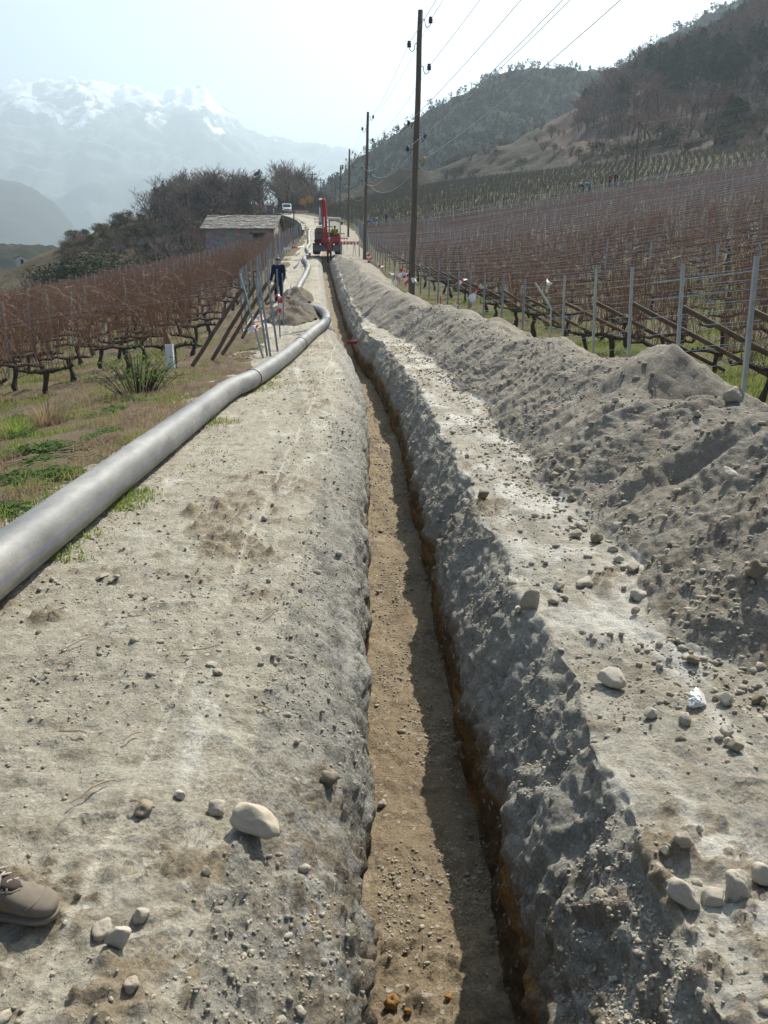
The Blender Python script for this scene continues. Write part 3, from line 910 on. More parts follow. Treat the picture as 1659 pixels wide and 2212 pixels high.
def vine(rs, canes=16, far=False, h=1.65):
    S, C = MB(), MB()
    t = rs.uniform(.40, .56)
    p, pts, rad = Vector((0, 0, -.15)), [], []
    for k in range(6):
        pts.append(p.copy()); rad.append(.052 * rs.uniform(.75, 1.25) * (1.15 - .07 * k))
        p = p + Vector((rs.uniform(-.05, .05), rs.uniform(-.04, .04), (t + .15) / 5))
    S.tube(pts, rad, 6)
    head = pts[-1]
    starts = []
    for sgn in (-1, 1):
        if rs.random() < .12: continue
        q, ap, ar = head.copy(), [head.copy()], [.044]
        for k in range(5):
            q = q + Vector((sgn * rs.uniform(.07, .13), rs.uniform(-.03, .03), rs.uniform(-.035, .05)))
            ap.append(q.copy()); ar.append(.038 * (1 - .10 * k) * rs.uniform(.8, 1.3))
            starts.append(q.copy())
        S.tube(ap, ar, 5)
        for q in ap[1:]:
            if rs.random() < .6: S.tube([q, q + Vector((rs.uniform(-.02, .02), rs.uniform(-.02, .02), rs.uniform(.03, .07)))], [.02, .014], 5)
    starts = starts or [head]
    for k in range(canes):
        q = rs.choice(starts) + Vector((rs.uniform(-.04, .04), 0, .02))
        cp = [q.copy()]; hh = h * rs.uniform(.72, 1.12); n = 5
        lean = Vector((rs.uniform(-.26, .26), rs.uniform(-.16, .16), 0))
        for j in range(1, n + 1):
            f = j / n
            cp.append(Vector((q.x, q.y, q.z + (hh - q.z) * f)) + lean * f * 1.3 + Vector((rs.uniform(-.03, .03), rs.uniform(-.03, .03), 0)))
        if rs.random() < .15:                                   # a long cane that has bent over
            s = rs.choice((-1, 1))
            cp += [cp[-1] + Vector((s * .12, rs.uniform(-.1, .1), .08)), cp[-1] + Vector((s * .32, rs.uniform(-.15, .15), .02)), cp[-1] + Vector((s * .5, rs.uniform(-.2, .2), -.16))]
        C.tube(cp, [.0062] + [.0048] * (len(cp) - 2) + [.002], 3, cap=False)
        for j in range(2):
            b_ = cp[rs.randrange(2, len(cp))]
            C.tube([b_, b_ + Vector((rs.uniform(-.12, .12), rs.uniform(-.12, .12), rs.uniform(0, .15)))], [.0035, .0015], 3, cap=False)
    return S, C
VINES = []
for i in range(8):
    S, C = vine(random.Random(700 + i), 30 + i % 3 * 5)
    a, b_ = S.build("stock", M_stock), C.build("canes", M_cane)
    VINES.append((a.data, b_.data)); bpy.data.objects.remove(a); bpy.data.objects.remove(b_)

def in_frame(p, pad=30):
    d = Vector(p) - Vector((0, 0, EYE)); z = d.dot(_cf)
    if z < .5: return None
    u, v_ = 384 + FPX * d.dot(_cr) / z, 512 - FPX * d.dot(_cu) / z
    return z if (-pad < u < 768 + pad and -pad < v_ < 1024 + pad) else None

hbx, hby = HB[3:, 0], HB[3:, 1]
def x_top(y): return float(np.interp(-y, -hby, hbx)) - 1.0
RV = random.Random(31)
rows = []                                   # (side, y0, direction, start x, length)
for k in range(0, 112):
    y = 8.3 + 2.0 * k
    if y > 232: break
    x0 = float(xl(y)) + 4.1 - .7 * float(sstep(28, 50, y)); x1 = min(x_top(y), .56 * y + 4)
    if x1 > x0 + 1: rows.append((1, k, y, x0, x1 - x0))
for k in range(-1, 36):
    y = 17.6 + 2.05 * k
    x0 = float(xl(y)) - (2.75 if k >= 0 else 4.9)
    ln = min(75.0, .52 * y + 6)
    rows.append((-1, k, y, x0, ln))
LD = Vector((-1, -.30)).normalized()
def row_pt(r, t):
    if r[0] > 0:
        x, y = r[3] + t, r[2]
        return Vector((x, y, float(z_right(x, y))))
    x, y = r[3] + LD.x * t, r[2] + LD.y * t
    return Vector((x, y, float(z_left(x, y))))
cand, posts = [], []
for r in rows:
    t = .9 if r[0] > 0 else 1.0
    while t < r[4]:
        if RV.random() > .05:
            p = row_pt(r, t + RV.uniform(-.12, .12))
            z = in_frame(p)
            if z and not (r[0] < 0 and p.y > 88 and p.x < -8): cand.append((z, p, r, t))
        t += 1.0
    t = 5.5
    while t < r[4]:
        p = row_pt(r, t); z = in_frame(p)
        if z and not (r[0] < 0 and p.y > 88 and p.x < -8): posts.append((z, p, r))
        t += 5.5
cand.sort(key=lambda c: c[0])
young = lambda c: c[2][0] > 0 and c[1].y > 92
for i, (z, p, r, t) in enumerate(cand[:300]):
    right = r[0] > 0
    e = empty("vine", p, (0 if right else math.atan2(LD.y, LD.x)) + RV.choice((0, math.pi)) + RV.uniform(-.1, .1),
              "gnarled dark vine stock with upright reddish canes " + ("in the vineyard behind the spoil bank" if right else "in the vineyard beyond the grey pipe"), "vine",
              "vines behind the spoil bank" if right else "vines beyond the grey pipe")
    s = RV.uniform(.9, 1.1); e.scale = (s, s, s * RV.uniform(.92, 1.06))
    for nm, me in zip(("stock", "canes"), RV.choice(VINES)):
        o = bpy.data.objects.new(nm, me); COL.objects.link(o); set_parent(o, e)

def blades(P, D, W, name, mat):
    """many thin upright two-sided blades: base points P, tip offsets D, half-width vectors W"""
    V = np.stack([P - W, P + W, P + D + W * .45, P + D - W * .45], 1).reshape(-1, 3)
    return V
def far_vines():
    rg = np.random.RandomState(5)
    for nm, sel, mat in (("far_vines", [c for c in cand[300:] if not young(c)], M_canefar), ("far_young_vines", [c for c in cand[300:] if young(c)], M_young)):
        yv = nm == "far_young_vines"
        B = np.array([tuple(c[1]) for c in sel]); n = len(B)
        zc = np.array([c[0] for c in sel])
        rd = np.array([(1, 0) if c[2][0] > 0 else tuple(LD) for c in sel])
        m = 10 if yv else 18
        u = rg.uniform(-.5, .5, (n, m)) * (.6 if yv else 1)
        wv = rg.uniform(-.08, .08, (n, m)) * (8 if yv else 2)
        base = np.stack([B[:, None, 0] + u * rd[:, None, 0] - wv * rd[:, None, 1], B[:, None, 1] + u * rd[:, None, 1] + wv * rd[:, None, 0], B[:, None, 2] + (.1 if yv else .5) + 0 * u], -1)
        tip = np.stack([rg.uniform(-.16, .34, (n, m)), rg.uniform(-.18, .18, (n, m)), rg.uniform(.6, 1.12, (n, m)) * (.75 if yv else 1)], -1)
        a = rg.uniform(0, math.pi, (n, m)); hw = (.010 + .00016 * zc[:, None]) * rg.uniform(.6, 1.3, (n, m))
        W = np.stack([np.cos(a) * hw, np.sin(a) * hw * .4, 0 * a], -1)
        V = [blades(base.reshape(-1, 3), tip.reshape(-1, 3), W.reshape(-1, 3), nm, mat)]
        # short stocks and their arms, in the same bark-brown tangle
        st = np.stack([B[:, 0], B[:, 1], B[:, 2] - .05], -1)
        w = np.zeros((n, 3)); w[:, 0] = .04 if not yv else .02
        V.append(blades(st, np.tile([[0.02, 0, .62]], (n, 1)), w, nm, mat))
        w2 = np.zeros((n, 3)); w2[:, 2] = .03 if not yv else .012
        arm = st + np.stack([-.45 * rd[:, 0], -.45 * rd[:, 1], np.full(n, .6)], -1)
        V.append(blades(arm, np.stack([.9 * rd[:, 0], .9 * rd[:, 1], np.zeros(n)], -1), w2, nm, mat))
        V = np.concatenate(V)
        tag(np_mesh(nm, V, np.arange(len(V)).reshape(-1, 4), mat, False), kind='stuff')
far_vines()

# ------------------------------------------------------------------ posts
def post_mesh(h=1.75, s=.045):
    b = MB()
    # folded steel section: a channel with lips and a row of hooks
    poly = [(-s / 2, -s / 2), (s / 2, -s / 2), (s / 2, s / 2), (s * .18, s / 2), (s * .18, s * .36), (s * .36, s * .36), (s * .36, -s * .36), (-s * .36, -s * .36), (-s * .36, s * .36), (-s * .18, s * .36), (-s * .18, s / 2), (-s / 2, s / 2)]
    b.prism(poly, 'z', -.3, h)
    for k in range(9):
        z = h - .08 - k * .17
        for sg in (-1, 1): b.box((sg * (s / 2 + .004), 0, z), (.008, .012, .022), ry=sg * .4)
    return b
_pm = post_mesh().build("trellis_post", M_post); P_MESH = _pm.data; bpy.data.objects.remove(_pm)
def post(p, top=None, label="", group=None, s=1.0, name="trellis_post", cat="post"):
    o = bpy.data.objects.new(name, P_MESH); COL.objects.link(o)
    o.location = p
    if top is not None:
        d = Vector(top) - Vector(p)
        o.rotation_euler = d.to_track_quat('Z', 'Y').to_euler()
        o.scale = (s, s, d.length / 1.75)
    else:
        o.scale = (s, s, s * RV.uniform(.92, 1.05)); o.rotation_euler = (RV.uniform(-.05, .05), RV.uniform(-.05, .05), RV.uniform(0, 3))
    return tag(o, label, cat, group)
def brace(a, b_, label, group, r=.035):
    m_ = MB()
    a, b_ = Vector(a), Vector(b_)
    pts = [a.lerp(b_, k / 5) + Vector((RV.uniform(-.012, .012), RV.uniform(-.012, .012), RV.uniform(-.012, .012))) for k in range(6)]
    m_.tube(pts, [r, r * .98, r * 1.03, r, r * 1.02, r * .97], 8)
    return tag(m_.build("brace_pole", M_brace), label, "brace pole", group)

# row-end posts along the spoil bank, where the photograph shows them: (top, base x, depth)
ENDS = [((1635, 553), 1612, 8.3), ((1476, 569), 1464, 10.3), ((1366, 576), 1358, 12.3), ((1288, 580), 1280, 14.3), ((1220, 594), 1213, 16.3)]
WH = ["outermost", "second", "third", "fourth", "fifth"]
for i, (tp, bx, y) in enumerate(ENDS):
    t = at_depth(tp[0], tp[1], y); b0 = at_depth(bx, 800, y); b0.z = float(z_right(b0.x, y)) - .05
    post(b0, t, f"grey metal end post behind the spoil bank, {WH[i]} from the picture's edge", "end posts of the vine rows", 0.85 if i else .95)
    f = b0.lerp(t, .72)
    q = row_pt((1, 0, y, b0.x, 9), 2.3); q.z += .02
    brace(f + Vector((.03, .06, 0)), q, f"dark wooden brace pole slanting from the {WH[i]} end post behind the spoil bank", None)
ys_used = [e[2] for e in ENDS]
for r in rows:
    if r[0] > 0 and r[1] >= 5:
        p = row_pt(r, 0)
        if not in_frame(p): continue
        if p.z > 0 and r[2] > 110: posts.append(((p - Vector((0, 0, EYE))).length, p, r)); continue
        if r[1] == 5:                                            # the bent post
            m_ = MB(); s = .022
            sp_ = at_depth(1148, 600, r[2]); g0 = at_depth(1190, 700, r[2]); g0.z = float(z_right(g0.x, r[2])) - .1
            pts = [g0, at_depth(1190, 690, r[2]), at_depth(1191, 668, r[2]), at_depth(1181, 650, r[2]), at_depth(1168, 630, r[2]), at_depth(1156, 612, r[2])]
            m_.tube(pts, [s] * 6, 6); tag(m_.build("bent_post", M_post), "grey metal post bent into an S shape among the straight end posts", "post"); continue
        post(p - Vector((0, 0, .05)), p + Vector((.03, .05, 1.55)), "grey metal vine-row end post farther along behind the spoil bank", "far end posts of the vine rows", 1.0)
        if r[1] < 24: brace(p + Vector((.03, .06, 1.15)), row_pt(r, 2.0), "dark wooden brace pole at the end of a vine row farther along the trench", "far brace poles")
    elif r[0] < 0 and r[1] >= 3:
        p = row_pt(r, 0)
        post(p - Vector((0, 0, .05)), p + Vector((RV.uniform(-.12, .05), .05, 1.7)), "grey metal end post of a vine row along the left edge of the path", "end posts along the path's left edge", 1.0)
posts.sort(key=lambda c: c[0])
NPOST = 215
for (z, p, r) in posts[:NPOST]:
    post(p - Vector((0, 0, .05)), None, "grey metal trellis post standing within the vine rows " + ("behind the spoil bank" if r[0] > 0 else "beyond the grey pipe"), "trellis posts in the rows " + ("behind the spoil bank" if r[0] > 0 else "beyond the grey pipe"))
B = np.array([tuple(c[1]) for c in posts[NPOST:]]); n = len(B)
w = np.zeros((n, 3)); w[:, 0] = .035
V = blades(B, np.tile([[.02, 0, 1.75]], (n, 1)), w, "", None); w = np.zeros((n, 3)); w[:, 1] = .035
V = np.concatenate([V, blades(B, np.tile([[.02, 0, 1.75]], (n, 1)), w, "", None)])
tag(np_mesh("far_posts", V, np.arange(len(V)).reshape(-1, 4), M_postfar, False), kind='stuff')

# ------------------------------------------------------------------ wires of the rows
WHT = (.56, .82, 1.08, 1.32, 1.58)
far_w = MB()
nw = 0
for r in sorted(rows, key=lambda r: r[2] + (8 if r[0] < 0 else 0)):
    if r[2] > 96: continue
    ln = min(r[4], 46)
    for hgt in ((.82, 1.32) if r[0] < 0 else WHT if r[2] < 70 else WHT[2::2]):
        pts = [row_pt(r, t) + Vector((0, 0, hgt + RV.uniform(-.02, .02))) for t in np.linspace(0, ln, max(3, int(ln / 2.2)))]
        rad = (.0042 + .00004 * r[2]) if r[0] > 0 else .0022
        if nw < 300:
            m_ = MB(); m_.tube(pts, rad, 3, cap=False)
            tag(m_.build("trellis_wire", M_wire), "thin galvanised wire strung along a vine row " + ("behind the spoil bank" if r[0] > 0 else "beyond the grey pipe"), "wire", "trellis wires " + ("behind the spoil bank" if r[0] > 0 else "beyond the grey pipe"))
            nw += 1
        else: far_w.tube(pts, rad, 3, cap=False)
tag(far_w.build("far_wires", M_wire), kind='stuff')

# ------------------------------------------------------------------ leaning stakes and braces where the left rows begin
ST = [((518, 591), (571, 769), 17.6, "tallest leaning notched metal stake at the front of the left vine rows"),
      ((552, 601), (578, 757), 18.0, "shorter leaning metal stake just behind the tallest one"),
      ((556, 578), (585, 758), 17.9, "leaning notched metal stake standing third in the leaning cluster by the pipe"),
      ((576, 583), (600, 735), 19.0, "leaning metal stake fourth in the leaning cluster by the pipe"),
      ((598, 581), (604, 690), 22.0, "upright metal stake beside the person in dark blue"),
      ((610, 590), (612, 672), 25.0, "farther upright metal stake beside the person in dark blue")]
for (tp, bs, y, lb) in ST:
    b0 = at_depth(bs[0], bs[1], y); t = at_depth(tp[0], tp[1], y + .25); b0.z = surf(b0.x, b0.y) - .1
    post(b0, t, lb, None, .75, "metal_stake", "stake")
for (a, b_, y, lb) in [((522, 625), (414, 785), 17.8, "long dark wooden brace pole slanting from the tallest leaning stake"),
                       ((551, 618), (455, 728), 18.6, "dark brace pole slanting from the shorter leaning stake"),
                       ((577, 611), (478, 715), 19.6, "dark brace pole slanting from the fourth leaning stake"),
                       ((597, 612), (520, 690), 22.4, "dark brace pole behind the leaning stakes, nearest the person in dark blue")]:
    t = at_depth(a[0], a[1], y); q = at_depth(b_[0], b_[1], y - .9); q.z = min(q.z, surf(q.x, q.y) + .05)
    brace(t, q, lb, None, .042)
# ------------------------------------------------------------------ grass, weeds, cut canes, stones
def leafmat(name, c, c2):
    m, nt, b = mat_new(name)
    v = coords(nt)
    nt.links.new(ramp(nt, noise_node(nt, v, 5.0, 5, .7), [(.3, c), (.7, c2)]), b.inputs['Base Color'])
    b.inputs['Roughness'].default_value = .7
    b.inputs['Specular IOR Level'].default_value = .15
    tr = N(nt, "ShaderNodeBsdfTranslucent"); nt.links.new(ramp(nt, noise_node(nt, v, 5.0, 5, .7), [(.3, [x * 1.5 for x in c]), (.7, [x * 1.5 for x in c2])]), tr.inputs['Color'])
    mx = N(nt, "ShaderNodeMixShader"); mx.inputs[0].default_value = .4
    nt.links.new(b.outputs[0], mx.inputs[1]); nt.links.new(tr.outputs[0], mx.inputs[2])
    nt.links.new(mx.outputs[0], nt.nodes["Material Output"].inputs['Surface'])
    return m
M_grass = leafmat("grass_blades", (.115, .175, .032), (.22, .255, .06))
M_dry = leafmat("dry_grass", (.27, .205, .13), (.18, .13, .08))
M_weed = leafmat("weed_leaves", (.06, .115, .03), (.11, .17, .05))

def zfield(x, y):
    o = x - xl(y)
    return np.where(o > 0, z_right(x, y) + .02, z_left(x, y) + .03)
def grass(name, X, Y, Z, hgt, wid, mat, rg, lean=.6):
    n = len(X)
    a = rg.uniform(0, 6.28, n); h = hgt * rg.uniform(.5, 1.3, n); l = rg.uniform(0, lean, n)
    P = np.stack([X, Y, Z - .01], -1); W = np.stack([np.cos(a), np.sin(a), 0 * a], -1) * (wid * rg.uniform(.6, 1.3, n))[:, None]
    b = rg.uniform(0, 6.28, n); Dm = np.stack([np.cos(b) * l * .35 * h, np.sin(b) * l * .35 * h, .6 * h], -1); Dt = np.stack([np.cos(b) * l * h, np.sin(b) * l * h, h * (1 - .3 * l)], -1)
    V = np.stack([P - W, P + W, P + Dm + W * .7, P + Dm - W * .7, P + Dt, P + Dm + W * .7, P + Dm - W * .7, P + Dt], 1)
    V = np.stack([P - W, P + W, P + Dm + W * .8, P + Dm - W * .8, P + Dm - W * .8, P + Dm + W * .8, P + Dt + W * .1, P + Dt - W * .1], 1).reshape(-1, 3)
    return tag(np_mesh(name, V, np.arange(len(V)).reshape(-1, 4), mat, False), kind='stuff')
rg = np.random.RandomState(8)
def scatter(n, y0, y1, o0, o1, side, thr, scl, seed):
    y = y0 * (y1 / y0) ** rg.rand(n); o = rg.uniform(o0, o1, n) * (1 + 0 * y)
    x = xl(y) + side * o
    k = fbm(x, y, 0, scl, 3, seed) + rg.uniform(-.25, .25, n)
    g = k > thr
    return x[g], y[g]
x, y = scatter(95000, 7.0, 34, 2.9, 15, 1, -.05, 1.3, 101)
x2, y2 = scatter(26000, 9, 30, 4.0, 12, -1, .12, 1.2, 102)
x3, y3 = scatter(20000, 4.0, 17, 2.25, 5.0, -1, .50, .45, 103)
# a green fringe along the pipe on the path side
y4 = rg.uniform(4.5, 14.5, 16000); o4 = 1.82 - np.abs(rg.normal(0, .22, len(y4))); x4 = xl(y4) - o4
k = fbm(x4, y4, 0, .6, 3, 104) + .55 * np.exp(-((y4 - 9.3) / 1.4) ** 2) + .55 * np.exp(-((y4 - 13.4) / 1.1) ** 2) - (1.82 - o4) * 1.6 + rg.uniform(-.5, .5, len(y4)) > .48; x4, y4 = x4[k], y4[k]
z4 = np.array([surf(a, b) for a, b in zip(x4, y4)])
X = np.concatenate([x, x2, x3]); Y = np.concatenate([y, y2, y3])
grass("grass", np.concatenate([X, x4]), np.concatenate([Y, y4]), np.concatenate([zfield(X, Y), z4]), np.concatenate([.10 + 0 * x, .10 + 0 * x2, .07 + 0 * x3, .045 + 0 * x4]),
      np.concatenate([.006 + 0 * x, .007 + 0 * x2, .0045 + 0 * x3, .004 + 0 * x4]), M_grass, rg)
x, y = scatter(52000, 4.0, 19, 2.3, 7.5, -1, .0, .5, 105)
x2, y2 = scatter(9000, 7, 24, 2.9, 12, 1, .35, 1.0, 106)
X = np.concatenate([x, x2]); Y = np.concatenate([y, y2])
grass("dry_grass", X, Y, zfield(X, Y), .07, .0035, M_dry, rg, 1.1)

# weeds: leafy clumps one can tell apart
def weed(rs, n, r, h, leaf):
    b = MB()
    for i in range(n):
        a = rs.uniform(0, 6.28); d = r * rs.random() ** .5; z = h * rs.uniform(.2, 1) * (1 - .5 * d / r)
        c = Vector((math.cos(a) * d, math.sin(a) * d, z)); L = leaf * rs.uniform(.6, 1.3)
        e = Euler((rs.uniform(-.6, .6), rs.uniform(-.6, .6), a)).to_matrix()
        b.add([c + e @ Vector((-L, 0, -.2 * L)), c + e @ Vector((-.2 * L, -L * .5, .1 * L)), c + e @ Vector((L, 0, -.1 * L)), c + e @ Vector((-.2 * L, L * .5, .1 * L)), ], [(0, 1, 2, 3)])
        if i % 5 == 0: b.tube([(0, 0, -.03), c * .6, c], [.004, .003, .002], 3, cap=False)
    return b
WD = [weed(random.Random(60 + i), 210, .24, .13, .028).build("weed", M_weed) for i in range(3)]
for w_ in WD: bpy.data.objects.remove(w_) if False else None
WME = [w_.data for w_ in WD]
for w_ in WD: bpy.data.objects.remove(w_)
RW_ = random.Random(17)
for i, (dx, dy, s) in enumerate([(55, 1040, 1.0), (135, 1030, .9), (100, 975, 1.1), (145, 972, .8), (60, 945, .9), (215, 905, .9), (255, 890, 1.0), (240, 935, .7), (205, 950, .7), (45, 905, .8), (8, 1110, .9), (150, 915, .9), (290, 865, .8), (330, 870, .7), (95, 1000, .8), (30, 985, .7)]):
    p = hit(dx, dy)
    o = bpy.data.objects.new("weed", RW_.choice(WME)); COL.objects.link(o)
    o.location = (p.x, p.y, p.z - .01); o.rotation_euler = (0, 0, RW_.uniform(0, 6)); o.scale = (s, s, s)
    tag(o, "low green leafy weed on the strip between the pipe and the vines", "weed", "weeds beside the pipe")
# the dark bush with fresh green leaves beside the pipe
p = hit(300, 850)
e = empty("bramble_bush", p, 0, "low dark bramble bush with fresh green leaves between the pipe and the vines", "bush")
T, C = MB(), MB(); rs = random.Random(5)
for i in range(90):
    a = rs.uniform(0, 6.28); r = rs.uniform(.1, 1.0); h = rs.uniform(.25, .75)
    q = Vector((math.cos(a) * r * .35, math.sin(a) * r * .3, 0)); tip = Vector((math.cos(a) * r, math.sin(a) * r * .7, h * (1.2 - .6 * r)))
    T.tube([q, q.lerp(tip, .5) + Vector((0, 0, .12)), tip], [.006, .005, .002], 3, cap=False)
    for j in range(11):
        leafy(C, rs, q.lerp(tip, rs.uniform(.35, 1.05)) + Vector((0, 0, .06)), (.16, .16, .10), 1, .022)
T.build("stems", M_stock, e); C.build("leaves", M_weed, e)
# tall dry grass tuft and a fresh one at the frame's left
for (dx, dy, mt, lb, n_, h) in [(105, 925, M_dry, "tuft of tall dry straw-coloured grass beside the vines", 260, .38), (40, 945, M_grass, "tuft of fresh upright green grass in front of the dry tuft", 240, .26)]:
    p = hit(dx, dy); b = MB(); rs = random.Random(n_)
    for i in range(n_):
        a = rs.uniform(0, 6.28); r = rs.uniform(0, .2); q = Vector((math.cos(a) * r, math.sin(a) * r, -.02)); l = rs.uniform(.1, .8); hh = h * rs.uniform(.6, 1.2)
        t = q + Vector((math.cos(a) * l * hh, math.sin(a) * l * hh, hh)); w = Vector((-math.sin(a), math.cos(a), 0)) * .004
        m1 = q.lerp(t, .5) + Vector((0, 0, .05)); b.add([q - w, q + w, m1 + w * .8, m1 - w * .8], [(0, 1, 2, 3)]); b.add([m1 - w * .8, m1 + w * .8, t], [(0, 1, 2)])
    o = b.build("grass_tuft", mt); o.location = p; tag(o, lb, "grass tuft")
# cut canes and sticks lying about on the strip
M_stick = simple("dry_stick", (.36, .28, .19), .8, (.22, .16, .11), 12)
for i in range(34):
    p = hit(RW_.uniform(5, 330), RW_.uniform(880, 1080)) if i < 24 else hit(RW_.uniform(20, 620), RW_.uniform(1300, 1760))
    if surf(p.x, p.y) > p.z + .1: continue
    ln = RW_.uniform(.25, 1.1) if i < 24 else RW_.uniform(.06, .16); a = RW_.uniform(-.7, .7) + (0 if i % 2 else .5)
    if i < 24 and p.x + abs(math.cos(a)) * ln / 2 > float(xl(p.y)) - 2.3: p.x -= ln * .5
    b = MB(); pts = []
    for k in range(5):
        t = (k / 4 - .5) * ln; x_, y_ = p.x + math.cos(a) * t, p.y + math.sin(a) * t
        pts.append((x_, y_ + RW_.uniform(-.02, .02) * ln, surf(x_, y_) + .02 + (.02 if k % 2 else 0) * (i < 24)))
    b.tube(pts, [.006 if i < 24 else .003] * 4 + [.003], 5)
    tag(b.build("cut_cane", M_stick), "thin dry cut cane lying on the strip beside the pipe" if i < 24 else "short dry twig lying on the dirt path", "stick", "cut canes beside the pipe" if i < 24 else "twigs on the path")
# long pale canes arching out of the front of the left rows
for i, (dx, dy, y) in enumerate([(250, 745, 17), (330, 690, 18), (200, 770, 16.5), (420, 700, 19), (60, 780, 15.5), (120, 800, 15.5)]):
    p = at_depth(dx, dy + 60, y); p.z = surf(p.x, p.y) + .6
    b = MB(); L = 2.1
    b.tube([p, p + Vector((-.3, -.05, .55)), p + Vector((-.75, -.1, .95)), p + Vector((-1.25, -.15, 1.1)), p + Vector((-1.7, -.15, 1.0))], [.006, .005, .004, .003, .002], 4, cap=False)
    tag(b.build("arching_cane", M_stick), "long pale cane arching out over the front row of vines beyond the pipe", "cane", "arching canes beyond the pipe")

# ------------------------------------------------------------------ stones
def stone_mat(name, c, c2):
    m, nt, b = mat_new(name)
    v = coords(nt)
    c_ = ramp(nt, noise_node(nt, v, 7, 6, .65), [(.3, c), (.7, c2)])
    oi = N(nt, "ShaderNodeObjectInfo")
    c_ = mixc(nt, 1.0, c_, ramp(nt, oi.outputs['Random'], [(0, (.62, .58, .52)), (1, (1, 1, 1))]), 'MULTIPLY')
    c_ = mixc(nt, 1.0, c_, ramp(nt, noise_node(nt, v, 60, 3, .7), [(.3, .65), (.7, 1)]), 'MULTIPLY')
    nt.links.new(c_, b.inputs['Base Color']); b.inputs['Roughness'].default_value = .9
    b.inputs['Specular IOR Level'].default_value = .2
    bump(nt, b, noise_node(nt, v, 14, 8, .72), .35, .02)
    return m
M_stone = stone_mat("dusty_stone", (.62, .56, .46), (.48, .43, .35))
M_clod = stone_mat("earth_clod", (.42, .36, .275), (.33, .28, .205))
M_pale = stone_mat("pale_dusty_stone", (.80, .73, .61), (.70, .63, .52))
M_ochre = stone_mat("ochre_clod", (.38, .21, .07), (.28, .16, .06))
def rock_mesh(seed, sub=3, sharp=0.0, rough=.22):
    bm = bmesh.new(); bmesh.ops.create_icosphere(bm, subdivisions=sub, radius=1)
    rs_ = random.Random(seed)
    planes = [(Vector((rs_.gauss(0, 1), rs_.gauss(0, 1), rs_.gauss(0, 1))).normalized(), rs_.uniform(.55, .85)) for _ in range(7)]
    co = np.array([v.co for v in bm.verts])
    n = fbm(co[:, 0], co[:, 1], co[:, 2], .9, 3, seed) * rough + fbm(co[:, 0], co[:, 1], co[:, 2], .25, 3, seed + 5) * .075
    for v, k in zip(bm.verts, n):
        p = v.co * (1 + k)
        if sharp:
            for nrm, d in planes:
                e = p.dot(nrm) - d
                if e > 0: p -= nrm * e * sharp
        v.co = p
    me = bpy.data.meshes.new("stone"); bm.to_mesh(me); bm.free()
    me.polygons.foreach_set('use_smooth', [True] * len(me.polygons))
    return me
ROCKS = [rock_mesh(10 + i, 4, (0, .9, .5, .85)[i % 4]) for i in range(8)]
CLODS = [rock_mesh(40 + i, 3, .3, .42) for i in range(5)]
for me in ROCKS: me.materials.append(M_stone)
for me in CLODS: me.materials.append(M_clod)
RS_ = random.Random(23)
def stone(me, p, dims, rot=None, label="", group=None, sink=.3, name="stone", cat="stone", mat=None):
    o = bpy.data.objects.new(name, me); COL.objects.link(o)
    if mat:
        o.data = me.copy(); o.data.materials[0] = mat
    o.scale = [d / 2 for d in dims]
    o.rotation_euler = rot if rot else (RS_.uniform(-.4, .4), RS_.uniform(-.4, .4), RS_.uniform(0, 6.3))
    o.location = (p.x, p.y, p.z + dims[2] / 2 * (1 - sink))
    return tag(o, label, cat, group)
def wpx(p, w):                                # metres across for a width in picture units
    return w * K * (p - Vector((0, 0, EYE))).dot(_cf) / FPX
